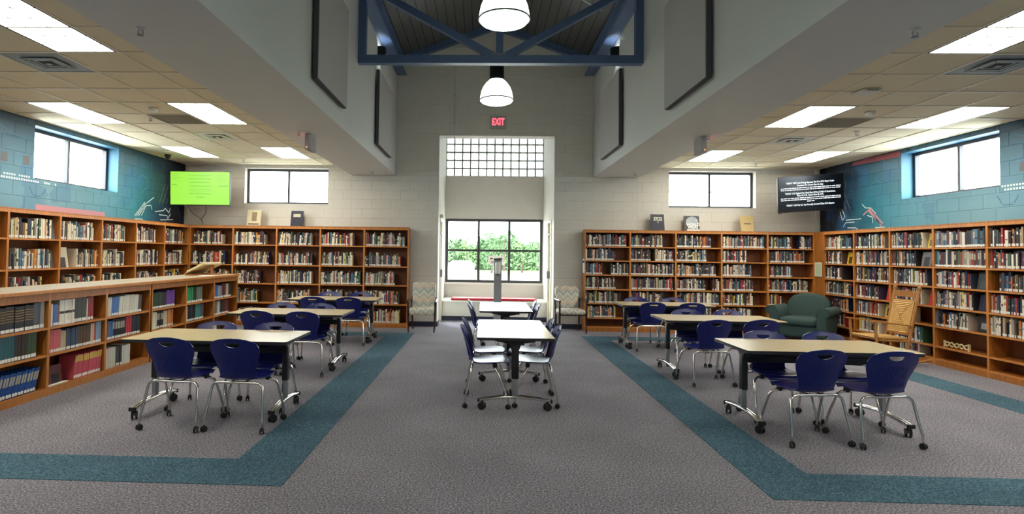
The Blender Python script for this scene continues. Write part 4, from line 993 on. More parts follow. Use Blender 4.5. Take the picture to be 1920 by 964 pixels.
for j, rows in LOWROWS.items():
    by = BAYS[('W', j)]
    for r, segs in enumerate(rows):
        s = TP + 0.012; z = LSH[r] + 0.001; cnt = 0
        if j == 4 and r == 0: s = 0.42
        if j == 5: s = U - TP - (0.03, 0.10, 0.012)[r] - sum(n_ * w * (1.06 if l_ else 1.01) + n_ * 0.0022 for (_, _, n_, w, _, l_, _, _) in segs) - max(l_ for (_, _, _, _, _, l_, _, _) in segs)
        s = max(s, TP + 0.006)
        for (cw, rgb, n_, w, h, lean, ex, lb_) in segs:
            for q in range(n_):
                ww = w * rng.uniform(0.93, 1.06); ll = lean
                if s + ww + ll > U - TP - 0.004: break
                hh = h * rng.uniform(0.975, 1.015) * (0.97 if lean else 1)
                col = jit(S(*rgb), 0.08)
                e = YEL if ex == 'Y' else ex
                lab = '%s book, %s from left, %s row, %s' % (cw, ORD[cnt], ROWD[r], BAYD[j])
                book(by, s, z + ww * math.sin(math.atan2(ll, hh)), ww, hh, rng.uniform(0.19, 0.21), 0.022 + rng.uniform(0, 0.008), ll, col, lab, 'books in the low bookcases', bool(lb_), e)
                s += ww * (1.0 / math.cos(math.atan2(ll, hh))) + 0.0022; cnt += 1
# single books in the two tall bays nearest on the right
CN = [(S(214, 206, 188), 'cream'), (S(234, 228, 214), 'white'), (S(40, 38, 42), 'black'), (S(66, 62, 66), 'charcoal'), (S(34, 44, 74), 'navy'), (S(96, 40, 44), 'maroon'), (S(110, 84, 66), 'brown'), (S(60, 92, 100), 'teal'),
      (S(150, 140, 128), 'grey'), (S(172, 52, 48), 'red'), (S(222, 190, 82), 'yellow'), (S(84, 70, 100), 'purple'), (S(92, 132, 158), 'light blue'), (S(70, 104, 74), 'green')]
CW = [3, 3, 4, 3, 2, 2, 2, 2, 3, 1, 1, 1, 3, 1]
TR = {5: 'second', 6: 'top'}
for key, rr in ((('R', 3), (6, 5)), ):
    by = BAYS[key]
    for r in rr:
        s = TP + 0.004; cnt = 0
        while True:
            w = rng.uniform(0.026, 0.046)
            if s + w > U - TP - 0.004: break
            (c, cw) = rng.choices(CN, CW)[0]
            lab = '%s book, %s from left, %s row, fourth tall bookcase under right mural' % (cw, ORD[cnt], TR[r])
            book(by, s, by[2][r] + 0.001, w, rng.uniform(0.205, 0.25), rng.uniform(0.14, 0.17), 0.02, 0.0, jit(c, 0.1), lab, 'books under the right mural', True, rng.choice([TITLE, TITLED, None, None]))
            s += w + 0.001; cnt += 1

# face-out display books and book-ends ---------------------------------------
def display(bkey, row, s, w, h, rgb, label, mark=None, tilt=0.05):
    o, rz, sh = BAYS[bkey]; ca, sa = math.cos(rz), math.sin(rz); t0 = 0.06
    loc = (o.x + ca * s - sa * t0, o.y + sa * s + ca * t0, sh[row] + 0.001)
    t = thing('display_book', label, 'book', loc, rz, 'books shown face out')
    m = P('display_cover', S(*rgb), 0.4, var=0.06, vscale=20)
    a = -0.16
    MB().prism([(0, 0), (0.012, 0), (0.012 + h * 0.16, h), (h * 0.16, h)], 'x', 0, w).build('cover', m, t)
    MB().prism([(0.0122, 0.004), (0.03, 0.004), (0.03 + (h - 0.01) * 0.16, h - 0.01), (0.0122 + (h - 0.01) * 0.16, h - 0.01)], 'x', 0.005, w - 0.005).build('page_block', M['page'], t)
    if mark:
        f0, f1, c = mark
        z0, z1 = h * f0, h * f1
        MB().prism([(z0 * 0.16 - 0.0015, z0), (z0 * 0.16, z0), (z1 * 0.16, z1), (z1 * 0.16 - 0.0015, z1)], 'x', w * 0.25, w * 0.78).build('cover_picture', P('cover_picture', S(*c), 0.5, var=0.3, vscale=30), t)
    return t
display(('R', 0), 5, .62, .18, .23, (214, 176, 40), 'yellow book face out, second row, bookcase beside the corner panel', (.05, .6, (60, 46, 26)))
display(('R', 1), 3, .74, .15, .25, (196, 42, 36), 'red book face out, fourth row, second bookcase from the corner')
display(('R', 1), 2, .70, .17, .22, (206, 178, 70), 'yellow book with dark emblem face out, low in the second right bookcase', (.15, .7, (40, 38, 34)))
display(('R', 2), 6, .73, .14, .22, (212, 182, 30), 'bright yellow book face out at the end of a top row', (.1, .55, (120, 96, 30)))
display(('R', 2), 5, .60, .20, .22, (96, 92, 90), 'grey book with a dark portrait face out, second row', (.0, .65, (24, 22, 22)))
display(('R', 2), 3, .74, .14, .23, (190, 40, 36), 'red book face out behind the rocking chair top')
display(('R', 3), 4, .68, .2, .23, (22, 44, 46), 'dark green book face out, third row of the fourth right bookcase', (.05, .5, (52, 60, 60)))
display(('R', 3), 3, .70, .18, .22, (26, 32, 66), 'navy book face out, fourth row of the fourth right bookcase')
display(('R', 3), 2, .68, .2, .23, (30, 30, 34), 'black book with a pale letter face out, fifth row, fourth right bookcase', (.2, .55, (150, 150, 150)))
display(('L', 3), 3, .03, .24, .30, (196, 186, 160), 'tan book with a dark framed portrait face out under the left mural', (.0, .5, (46, 26, 28)))
display(('L', 4), 4, .78 - .03, .14, .28, (96, 112, 122), 'blue-grey picture book face out on the left top row', (.5, .8, (40, 48, 60)))
display(('L', 4), 3, .66 + .1, .13, .25, (92, 96, 100), 'grey book face out, second row under the left mural')
display(('L', 0), 4, .76, .13, .29, (92, 84, 76), 'brown book face out in the left corner bookcase', (.35, .6, (30, 26, 26)))
display(('W', 4), 0, .10, .2, .20, (96, 22, 28), 'dark red book face out at the bottom of a low bookcase', (.0, .55, (26, 18, 18)))
# flat magazine lying on the bottom shelf of the low case
o_, rz_, _ = BAYS[('W', 4)]
t = thing('magazine', 'white magazine lying flat on the bottom shelf of the low bookcase', 'magazine', (o_.x - 0.02, o_.y + 0.03, LSH[0] + 0.001))
MB().box(-0.05, 0, 0, 0.3, 0, 0.006).build('pages', M['paper'], t); MB().box(-0.05, 0.001, -0.001, 0.3, 0.006, 0.008).build('cover', M['label'], t)
# wavy cream wood strip on the right
o_, rz_, sh_ = BAYS[('R', 3)]
t = thing('wavy_ornament', 'cream wavy lattice ornament on the empty lower right shelf', 'ornament', (o_.x + 0.06, o_.y - 0.13, sh_[1] + 0.0005), R(-90))
for ph in (0, math.pi): MB().tube([(0.42 * k / 40, 0.004 * math.cos(ph), 0.05 + 0.03 * math.sin(ph + k / 40 * 5 * math.pi)) for k in range(41)], 0.011, 6).build('wavy_strand', M['cream_wood'], t, 40)
for x in (0.0, 0.42): MB().box(x - 0.012, x + 0.012, -0.012, 0.012, 0, 0.1).build('end_post', M['cream_wood'], t)

# books standing on top of the cases --------------------------------------------
def top_book(x0, x1, z1, label, cover, kind):
    w = x1 - x0; h = z1 - HT; y = YBc + 0.13
    t = thing('display_book', label, 'book', (x0, y, HT + 0.0005), 0, 'books standing on the bookcases')
    lean = 0.18
    def slab(a0, a1, q0, q1, zz0, zz1, nm, m):
        MB().prism([(q0 + zz0 * lean, zz0), (q1 + zz0 * lean, zz0), (q1 + zz1 * lean, zz1), (q0 + zz1 * lean, zz1)], 'x', a0, a1).build(nm, m, t)
    slab(0, w, 0.0, 0.006, 0, h, 'front_cover', cover); slab(0.004, w - 0.006, 0.0062, 0.036, 0.004, h - 0.006, 'page_block', M['page']); slab(0, w, 0.0362, 0.042, 0, h, 'back_cover', cover)
    ang = math.atan(lean); rot = (R(90) - ang, 0, 0)
    def face(zz): return zz * lean - 0.0015
    if kind == 'atlas':
        text('title', 'ATLAS', 0.075, t, M['silver_ink'], (w * 0.52, face(h * .68), h * .68), rot, sx=0.8, bold=0.002)
        slab(w * .2, w * .84, -0.0015, 0.0, h * .79, h * .83, 'subtitle_line', M['silver_ink'])
        slab(w * .47, w * .57, -0.0015, 0.0, h * .5, h * .54, 'emblem', M['silver_ink'])
    if kind == 'world':
        pts = [(w * .52 + w * .42 * math.cos(R(k * 15)), h * .55 + w * .42 * math.sin(R(k * 15))) for k in range(24)]
        mb = MB(); mb.v = [(px, face(pz), pz) for px, pz in pts]; mb.f = [tuple(range(24))]; mb.m = [0]; mb.build('globe_picture', M['globe'], t)
        text('title', 'WORLD', 0.085, t, M['label'], (w * 0.56, face(h * .42) - 0.002, h * .42), rot, sx=0.85, bold=0.002)
        text('title', 'ATLAS', 0.085, t, M['label'], (w * 0.56, face(h * .22) - 0.002, h * .22), rot, sx=0.85, bold=0.002)
        slab(w * .15, w, -0.0015, 0.0, h * .02, h * .1, 'cover_band', M['label'])
    if kind == 'tan': slab(w * .25, w * .8, -0.0015, 0.0, h * .47, h * .52, 'title_line', M['ink'])
    if kind == 'navy':
        slab(w * .2, w * .8, -0.0015, 0.0, h * .6, h * .8, 'title_panel', M['silver_ink'])
    if kind == 'cream':
        slab(w * .35, w * .72, -0.0015, 0.0, h * .3, h * .85, 'cover_picture', P('sepia_print', S(150, 126, 96), 0.6, var=0.35, vscale=40))
        slab(w * .1, w * .9, -0.0015, 0.0, h * .08, h * .14, 'title_line', M['ink'])
top_book(-4.985, -4.70, 2.40, 'cream book with a sepia picture on top of the left bookcases', P('cream_cover', S(216, 204, 170), 0.6), 'cream')
top_book(-4.055, -3.80, 2.39, 'navy book with a silver title panel on top of the left bookcases', M['navy_cloth'], 'navy')
top_book(3.43, 3.70, 2.40, 'navy atlas with silver lettering on top of the right bookcases', M['navy_cloth'], 'atlas')
top_book(4.11, 4.41, 2.375, 'grey world atlas with a globe cover on top of the right bookcases', M['atlas_grey'], 'world')
top_book(5.25, 5.50, 2.39, 'plain tan book on top of the right bookcases', M['tan_cloth'], 'tan')

# dictionary stand on the far end of the low case
t = thing('dictionary_stand', 'slanted tan dictionary stand on the far end of the counter', 'book stand', (-4.86, 9.95, LH + 0.036))
MB().prism([(-0.2, 0.02), (-0.2, 0.034), (0.12, 0.20), (0.125, 0.186)], 'y', -0.36, 0.36).build('sloped_board', M['tan_cloth'], t)
MB().box(-0.2, 0.14, -0.34, 0.34, 0.0, 0.018).build('base', M['oak'], t)
MB().box(0.09, 0.105, -0.05, 0.05, 0.018, 0.176).build('prop', M['oak'], t)
t2 = thing('open_dictionary', 'large open dictionary lying on the slanted stand', 'book', (-4.86, 9.95, LH + 0.036))
for sg in (-1, 1):
    MB().prism([(-0.18, 0.046), (-0.19, 0.075), (0.10, 0.225), (0.105, 0.194)], 'y', min(0, sg * 0.31), max(0, sg * 0.31)).build('page_block', M['page'], t2)
MB().prism([(-0.195, 0.0375), (-0.195, 0.0455), (0.11, 0.2035), (0.115, 0.196)], 'y', -0.33, 0.33).build('cover', M['tan_cloth'], t2)
t = thing('paper_stack', 'loose white papers lying on the counter beside the dictionary', 'papers', (-4.66, 9.5, LH + 0.0365))
for k in range(3): MB().box(-0.1, 0.11, -0.14, 0.14, 0.003 * k, 0.003 * k + 0.0025).build('sheet', M['paper'], t, rot=(0, 0, 0.12 * k))

# ------------------------------------------------------------------ tables
def rrect(w, d, r, n=5):
    pts = []
    for cx, cy, a0 in ((w / 2 - r, d / 2 - r, 0), (-w / 2 + r, d / 2 - r, 90), (-w / 2 + r, -d / 2 + r, 180), (w / 2 - r, -d / 2 + r, 270)):
        pts += [(cx + r * math.cos(R(a0 + 90 * k / n)), cy + r * math.sin(R(a0 + 90 * k / n))) for k in range(n + 1)]
    return pts
def caster_mesh(r, w, stem, name):
    mb = MB()
    for sg in (-1, 1):
        mb.lathe([(r * 0.35, sg * w * 0.18), (r * 0.92, sg * w * 0.2), (r, sg * w * 0.28), (r, sg * w * 0.42), (r * 0.9, sg * w * 0.5), (r * 0.3, sg * w * 0.5)], 14, (0, 0, r), 0, 'x')
    mb.prism([(-r * 0.9, r * 1.05), (r * 0.55, r * 0.75), (r * 0.6, r * 1.5), (r * 0.1, r * 2.02), (-r * 0.6, r * 1.85)], 'x', -w * 0.17, w * 0.17)
    mb.tube([(0, 0, r * 1.5), (0, 0, r * 2 + stem)], r * 0.28, 8)
    return mb.mesh(name, M['black'], 40)
CAST_T = caster_mesh(0.038, 0.05, 0.03, 'caster'); CAST_C = caster_mesh(0.0255, 0.036, 0.016, 'caster')
TW, TD, TH = 1.524, 0.762, 0.73
def make_table(label):
    t = thing('training_table', label, 'table', (0, 0, 0), 0, 'flip-top library tables')
    MB().prism(rrect(TW - 0.006, TD - 0.006, 0.03), 'z', TH - 0.026, TH).build('table_top', M['laminate'], t)
    o, i_ = rrect(TW, TD, 0.033), rrect(TW - 0.0055, TD - 0.0055, 0.03); n = len(o)
    mb = MB(); mb.v = [(x, y, TH - 0.028) for x, y in o] + [(x, y, TH - 0.001) for x, y in o] + [(x, y, TH - 0.001) for x, y in i_] + [(x, y, TH - 0.028) for x, y in i_]
    for k in range(n):
        k2 = (k + 1) % n
        for a in range(4): b_ = (a + 1) % 4; mb.f.append((a * n + k, a * n + k2, b_ * n + k2, b_ * n + k)); mb.m.append(0)
    mb.build('edge_band', M['edge'], t, 40)
    for sg in (-1, 1):
        x = sg * 0.635
        c = MB().bbox(x - 0.026, x + 0.026, -0.036, 0.036, 0.31, TH - 0.09, 0.006).build('upper_column', M['black_metal'], t, 40)
        MB().prism([(-0.2, TH - 0.03), (0.2, TH - 0.03), (0.2, TH - 0.05), (0.06, TH - 0.075), (0.036, TH - 0.14), (-0.036, TH - 0.14), (-0.06, TH - 0.075), (-0.2, TH - 0.05)], 'x', x - 0.02, x + 0.02).build('top_bracket', M['black_metal'], t)
        MB().bbox(x - 0.02, x + 0.02, -0.029, 0.029, 0.12, 0.32, 0.005).build('lower_column', M['silver'], t, 40)
        mb = MB()
        for dx in (-0.014, 0.014):
            mb.tube([(x + dx, -0.36 + 0.72 * k / 12, 0.098 + 0.034 * math.sin(math.pi * k / 12)) for k in range(13)], 0.0155, 8)
        f = mb.build('foot', M['chrome'], t, 50)
        for sy in (-1, 1):
            MB().bbox(x - 0.032, x + 0.032, sy * 0.36 - 0.01, sy * 0.36 + 0.01, 0.08, 0.117, 0.004).build('end_cap', M['black'], f)
            put('caster', CAST_T, f, (x, sy * 0.325, 0), (0, 0, R(25 * sy * sg)))
    MB().bbox(-0.615, 0.615, -0.03, 0.03, 0.565, 0.625, 0.006).build('beam', M['black_metal'], t)
    MB().box(-0.55, 0.55, -0.2, -0.19, TH - 0.075, TH - 0.03).build('under_rail', M['black_metal'], t)
    return t
TABLES = [('front left', -2.52, 5.50, 0), ('middle left', -2.575, 7.75, 0), ('back left', -2.58, 10.05, 0), ('front centre', 0.325, 6.40, 90), ('rear centre', 0.33, 9.0, 90), ('front right', 3.08, 5.51, 0), ('middle right', 3.10, 7.80, 0), ('back right', 3.06, 9.95, 0)]
tp = None
for nm, x, y, a in TABLES:
    lab = 'rolling laminate table with chrome feet, %s of the room' % nm
    if tp is None: tp = make_table(lab); tp.location = (x, y, 0); remember(tp)
    else: dup(tp, (x, y, 0), R(a), lab)
# cable tangle below the front right table
t = thing('power_cord', 'black power cord looped under the front right table', 'cord', (3.25, 5.45, 0))
MB().tube([(-0.5, -0.12, 0.64), (-0.3, -0.16, 0.66), (-0.1, -0.15, 0.60), (0.15, -0.13, 0.59), (0.35, -0.15, 0.67), (0.4, -0.1, 0.70)], 0.006, 6).build('cable', M['black'], t, 40)
MB().bbox(0.36, 0.48, -0.14, -0.06, 0.66, 0.70, 0.006).build('power_outlet', M['white_metal'], t)

# ------------------------------------------------------------------ stacking chairs
def catmull(pts, n):
    out = []
    P_ = [pts[0]] + list(pts) + [pts[-1]]
    for i in range(1, len(P_) - 2):
        for k in range(n):
            t = k / n; a, b_, c, d = P_[i - 1], P_[i], P_[i + 1], P_[i + 2]
            out.append(tuple(0.5 * (2 * q1 + (-q0 + q2) * t + (2 * q0 - 5 * q1 + 4 * q2 - q3) * t * t + (-q0 + 3 * q1 - 3 * q2 + q3) * t ** 3) for q0, q1, q2, q3 in zip(a, b_, c, d)))
    out.append(tuple(pts[-1])); return out
def shell_part(prof, name, thick, cut=False, ribs=False):
    """prof: (y, z, half width, y bow, z bow)"""
    rows = catmull(prof, 5); nT = 14; mb = MB()
    for (y, z, hw, by_, bz_) in rows:
        for k in range(nT + 1):
            t = -1 + 2 * k / nT
            mb.v.append((hw * t, y + by_ * t * t, z + bz_ * t * t))
    for i in range(len(rows) - 1):
        for k in range(nT):
            a = i * (nT + 1) + k; mb.f.append((a, a + 1, a + nT + 2, a + nT + 1)); mb.m.append(0)
    me = mb.mesh('tmp', M['blue']); o = put('tmp', me)
    m = o.modifiers.new('s', 'SOLIDIFY'); m.thickness = thick; m.offset = 0
    cutter = None
    if cut:
        pts = [(-0.066, 0.762), (0.066, 0.762)] + [(0.066 * math.cos(R(a)), 0.756 - 0.034 * math.sin(R(a))) for a in range(10, 180, 16)]
        cutter = put('tmp_cut', MB().prism(pts, 'y', -0.5, 0.1).mesh('tmp_cut', M['blue']))
        b_ = o.modifiers.new('b', 'BOOLEAN'); b_.object = cutter; b_.operation = 'DIFFERENCE'; b_.solver = 'EXACT'
    dg = bpy.context.evaluated_depsgraph_get(); me2 = bpy.data.meshes.new_from_object(o.evaluated_get(dg))
    me2.name = name; me2.shade_smooth(); me2.set_sharp_from_angle(angle=R(50))
    bpy.data.objects.remove(o); 
    if cutter: bpy.data.objects.remove(cutter)
    return me2
SEAT = shell_part([(0.232, 0.408, 0.150, -0.02, 0.0), (0.222, 0.434, 0.176, -0.03, 0.0), (0.18, 0.447, 0.198, -0.02, 0.004), (0.06, 0.440, 0.212, 0, 0.010), (-0.07, 0.428, 0.205, 0, 0.016), (-0.145, 0.432, 0.178, 0.012, 0.016), (-0.178, 0.452, 0.158, 0.03, 0.008)], 'seat', 0.009)
BACK = shell_part([(-0.178, 0.452, 0.158, 0.03, 0.008), (-0.196, 0.49, 0.158, 0.036, 0.0), (-0.212, 0.56, 0.175, 0.038, 0.0), (-0.232, 0.64, 0.204, 0.036, 0.0), (-0.256, 0.71, 0.216, 0.032, -0.004), (-0.278, 0.766, 0.200, 0.028, -0.010), (-0.287, 0.792, 0.166, 0.022, -0.014), (-0.291, 0.806, 0.115, 0.014, -0.012)], 'backrest', 0.009, True)
def make_chair():
    t = thing('stacking_chair', 'x', 'chair', (0, 0, 0), 0, 'blue rolling chairs')
    put('seat', SEAT, t)
    bk = put('backrest', BACK, t)
    # fine ribs down the rear face of the shell
    mb = MB()
    for k in range(-6, 7):
        x = k * 0.021
        mb.tube([(x, y + b_ * (x / hw) ** 2 - 0.0052, z) for y, z, hw, b_ in ((-0.196, 0.49, .158, .036), (-0.2045, 0.525, .166, .037), (-0.212, 0.56, .175, .038), (-0.222, 0.60, .186, .037), (-0.232, 0.64, .196, .036), (-0.2435, 0.675, .2, .034))], 0.0022, 4)
    mb.build('rib_texture', M['blue'], bk)
    rt = 0.0115
    for sg in (-1, 1):
        l = MB().tube([(sg * 0.256, -0.225, 0.058), (sg * 0.254, -0.222, 0.11), (sg * 0.240, -0.19, 0.24), (sg * 0.228, -0.168, 0.35), (sg * 0.218, -0.162, 0.382), (sg * 0.196, -0.158, 0.402), (sg * 0.165, -0.157, 0.408), (sg * 0.1, -0.157, 0.408)], rt, 10).build('leg', M['chrome'], t, 60)
        put('caster', CAST_C, l, (sg * 0.256, -0.226, 0), (0, 0, R(20 * sg)))
        l = MB().tube([(sg * 0.266, 0.205, 0.058), (sg * 0.265, 0.2, 0.11), (sg * 0.256, 0.15, 0.24), (sg * 0.246, 0.105, 0.345), (sg * 0.236, 0.09, 0.378), (sg * 0.212, 0.075, 0.398), (sg * 0.18, 0.07, 0.404), (sg * 0.1, 0.07, 0.406)], rt, 10).build('leg', M['chrome'], t, 60)
        put('caster', CAST_C, l, (sg * 0.266, 0.206, 0), (0, 0, R(-30 * sg)))
        MB().bbox(sg * 0.17 - 0.016, sg * 0.17 + 0.016, 0.05, 0.095, 0.392, 0.436, 0.006).build('glide_bracket', M['black'], t)
    MB().tube([(-0.1, -0.157, 0.408), (0.1, -0.157, 0.408)], rt, 10).build('rear_crossbar', M['chrome'], t, 60)
    MB().tube([(-0.1, 0.07, 0.406), (0.1, 0.07, 0.406)], rt, 10).build('front_crossbar', M['chrome'], t, 60)
    for sg in (-1, 1): MB().tube([(sg * 0.06, -0.157, 0.411), (sg * 0.06, 0.07, 0.411)], 0.009, 8).build('seat_rail', M['chrome'], t, 60)
    return t
ch = make_chair(); remember(ch); chu = [False]
def chair(x, y, deg, label):
    if not chu[0]:
        chu[0] = True; ch.location = (x, y, 0); ch.rotation_euler = (0, 0, R(deg)); ch['label'] = label; return ch
    return dup(ch, (x, y, 0), R(deg), label)
# chairs: near side (backs to the viewer), far side (facing the viewer)
CH = {'front left': ([(-2.655, -.42, -4), (-2.095, -.42, -3)], [(-2.745, .165, 182), (-2.165, .165, 178)]),
      'middle left': ([(-2.81, -.40, -2), (-2.225, -.42, -3)], [(-2.87, .17, 181), (-2.315, .17, 180)]),
      'back left': ([(-2.80, -.40, 0), (-2.20, -.40, -2)], [(-2.85, .30, 180), (-2.27, .30, 178)]),
      'front right': ([(2.76, -.44, 6), (3.325, -.45, 5)], [(2.83, .17, 178), (3.42, .17, 180)]),
      'middle right': ([(2.72, -.62, 8), (3.33, -.52, 4)], [(2.86, .17, 180), (3.44, .17, 182)]),
      'back right': ([(2.705, -.34, 6), (3.35, -.34, 0)], [(2.72, .18, 180), (3.39, .22, 180)])}
for nm, x, y, a in TABLES:
    if nm not in CH: continue
    for side, lst in zip(('near', 'far'), CH[nm]):
        for k, (cx, dy, deg) in enumerate(lst):
            chair(cx, y + dy, deg, 'blue rolling chair, %s of the two on the %s side of the %s table' % (('left', 'right')[k], side, nm))
for nm, ys in (('front centre', (6.05, 6.66)), ('rear centre', (8.66, 9.26))):
    for k, yy in enumerate(ys):
        chair(0.055, yy, -90, 'blue rolling chair, %s of the two left of the %s table' % (('nearer', 'farther')[k], nm))
        chair(0.535 if nm == 'front centre' else 0.57, yy + 0.06, 90, 'blue rolling chair, %s of the two right of the %s table' % (('nearer', 'farther')[k], nm))

# ------------------------------------------------------------------ lounge seating
def cushion(w, d, h, b=0.04, seg=3, crown=0.0):
    bm = bmesh.new(); bmesh.ops.create_cube(bm, size=1)
    for v in bm.verts: v.co = Vector((v.co.x * w, v.co.y * d, v.co.z * h))
    bmesh.ops.bevel(bm, geom=bm.edges[:], offset=b, segments=seg, profile=0.5, affect='EDGES'); return bm
def sofa_chair():
    t = thing('armchair', 'green upholstered armchair in the corner before the right bookcases', 'armchair', (5.98, 10.98, 0), 0)
    t.rotation_euler = (0, 0, R(-44))     # front is local -y
    g = M['green_fabric']
    MB().bbox(-0.46, 0.46, -0.36, 0.36, 0.10, 0.31, 0.03).build('base', g, t, 50)
    MB().bbox(-0.30, 0.30, -0.42, 0.24, 0.31, 0.45, 0.05).build('seat_cushion', g, t, 60)
    prof = [(-0.36, 0.10), (0.36, 0.10)]
    # curved backrest with a rounded top
    pts = [(-0.34, 0.30), (0.34, 0.30), (0.36, 0.60), (0.34, 0.72), (0.26, 0.82), (0.11, 0.87), (-0.11, 0.87), (-0.26, 0.82), (-0.34, 0.72), (-0.36, 0.60)]
    bm = bmesh.new(); f = [bm.verts.new((x, 0.18, z)) for x, z in pts]; b_ = [bm.verts.new((x, 0.40, z)) for x, z in pts]
    bm.faces.new(f); bm.faces.new(list(reversed(b_)))
    for i in range(len(pts)): bm.faces.new((f[i], b_[i], b_[(i + 1) % len(pts)], f[(i + 1) % len(pts)]))
    bmesh.ops.recalc_face_normals(bm, faces=bm.faces[:])
    bmesh.ops.bevel(bm, geom=[e for e in bm.edges if abs(e.verts[0].co.y - e.verts[1].co.y) < 0.01], offset=0.06, segments=4, profile=0.5, affect='EDGES')
    for v in bm.verts: v.co.y += (v.co.z - 0.3) * 0.15
    MB().add_bm(bm).build('backrest', g, t, 60); bm.free()
    for sg in (-1, 1):
        # rolled arm: vertical panel topped by a scroll that flares outwards
        pr = [(sg * 0.31, 0.12), (sg * 0.31, 0.48), (sg * 0.325, 0.57), (sg * 0.36, 0.63), (sg * 0.43, 0.655), (sg * 0.51, 0.635), (sg * 0.545, 0.58), (sg * 0.525, 0.52), (sg * 0.475, 0.49), (sg * 0.46, 0.12)]
        bm = bmesh.new(); f = [bm.verts.new((x, -0.40, z)) for x, z in pr]; b_ = [bm.verts.new((x, 0.34, z)) for x, z in pr]
        bm.faces.new(f); bm.faces.new(list(reversed(b_)))
        for i in range(len(pr)): bm.faces.new((f[i], b_[i], b_[(i + 1) % len(pr)], f[(i + 1) % len(pr)]))
        bmesh.ops.recalc_face_normals(bm, faces=bm.faces[:])
        bmesh.ops.bevel(bm, geom=[e for e in bm.edges if abs(e.verts[0].co.y - e.verts[1].co.y) < 0.01], offset=0.015, segments=2, profile=0.5, affect='EDGES')
        a = MB().add_bm(bm).build('arm', g, t, 50); bm.free()
        MB().tube([(x * (0.985), -0.405, z) for x, z in pr[1:9]], 0.006, 6).build('piping', g, a, 60)
        for yy in (-0.33, 0.33): MB().tube([(sg * 0.4, yy, 0.0), (sg * 0.4, yy, 0.11)], [0.018, 0.03], 10).build('leg', M['darkwood'], t, 50)
sofa_chair()

def side_chair(loc, rz, kind, label):
    t = thing('upholstered_chair', label, 'chair', loc, rz, 'zigzag-patterned visitor chairs')   # front is local -y
    dw, fb = M['darkwood'], M['chevron']
    if kind == 0:
        MB().bbox(-0.235, 0.235, -0.26, 0.2, 0.33, 0.47, 0.035).build('seat', fb, t, 60)
        bm = cushion(0.46, 0.09, 0.52, 0.03)
        for v in bm.verts: v.co.z += 0.68; v.co.y += 0.20 + (v.co.z - 0.45) * 0.18
        MB().add_bm(bm).build('backrest', fb, t, 60); bm.free()
        for sg in (-1, 1):
            MB().tube([(sg * 0.25, -0.22, 0.0), (sg * 0.262, -0.20, 0.33), (sg * 0.268, -0.2, 0.58)], [0.014, 0.022, 0.02], 8).build('front_leg', dw, t, 50)
            MB().tube([(sg * 0.22, 0.27, 0.0), (sg * 0.235, 0.2, 0.36), (sg * 0.245, 0.25, 0.64)], [0.014, 0.022, 0.018], 8).build('rear_leg', dw, t, 50)
            MB().tube([(sg * 0.268, -0.25, 0.585), (sg * 0.272, -0.1, 0.60), (sg * 0.262, 0.1, 0.60), (sg * 0.25, 0.25, 0.61)], [0.02, 0.026, 0.022, 0.018], 10).build('armrest', dw, t, 60)
            MB().bar((sg * 0.245, -0.2, 0.35), (sg * 0.235, 0.2, 0.35), 0.02, 0.05).build('side_rail', dw, t)
    else:
        MB().bbox(-0.25, 0.25, -0.27, 0.2, 0.37, 0.47, 0.04).build('seat', fb, t, 60)
        pts = [(-0.12, 0.50), (0.0, 0.46), (0.12, 0.50), (0.2, 0.62), (0.24, 0.76), (0.235, 0.86), (0.18, 0.90), (0.10, 0.875), (0.06, 0.895), (0.0, 0.905), (-0.06, 0.895), (-0.10, 0.875), (-0.18, 0.90), (-0.235, 0.86), (-0.24, 0.76), (-0.2, 0.62)]
        bm = bmesh.new(); f = [bm.verts.new((x, 0.16, z)) for x, z in pts]; b_ = [bm.verts.new((x, 0.235, z)) for x, z in pts]
        bm.faces.new(f); bm.faces.new(list(reversed(b_)))
        for i in range(len(pts)): bm.faces.new((f[i], b_[i], b_[(i + 1) % len(pts)], f[(i + 1) % len(pts)]))
        bmesh.ops.recalc_face_normals(bm, faces=bm.faces[:])
        for v in bm.verts: v.co.y += (v.co.z - 0.45) * 0.2
        MB().add_bm(bm).build('backrest', fb, t, 40); bm.free()
        for sg in (-1, 1):
            MB().tube([(sg * 0.265, -0.23, z) for z in (0, .06, .12, .2, .3, .36, .45, .5, .56, .62)], [.012, .017, .013, .019, .021, .024, .017, .023, .015, .018], 10).build('front_leg', dw, t, 50)
            MB().tube([(sg * 0.24, 0.24, 0.0), (sg * 0.24, 0.19, 0.36), (sg * 0.25, 0.24, 0.66)], [0.014, 0.022, 0.018], 8).build('rear_leg', dw, t, 50)
            MB().tube([(sg * 0.275, -0.29, 0.635), (sg * 0.272, -0.2, 0.645), (sg * 0.27, 0.0, 0.635), (sg * 0.255, 0.24, 0.65)], [0.02, 0.026, 0.02, 0.018], 10).build('armrest', dw, t, 60)
            MB().bar((sg * 0.255, -0.22, 0.37), (sg * 0.24, 0.2, 0.37), 0.02, 0.05).build('side_rail', dw, t)
        MB().bar((-0.25, -0.235, 0.375), (0.25, -0.235, 0.375), 0.02, 0.05).build('front_rail', dw, t)
side_chair((-1.195, 11.40, 0), R(0), 0, 'zigzag-patterned square-backed chair left of the alcove')
side_chair((1.735, 11.58, 0), R(6), 1, 'zigzag-patterned shield-backed chair with turned legs right of the alcove')

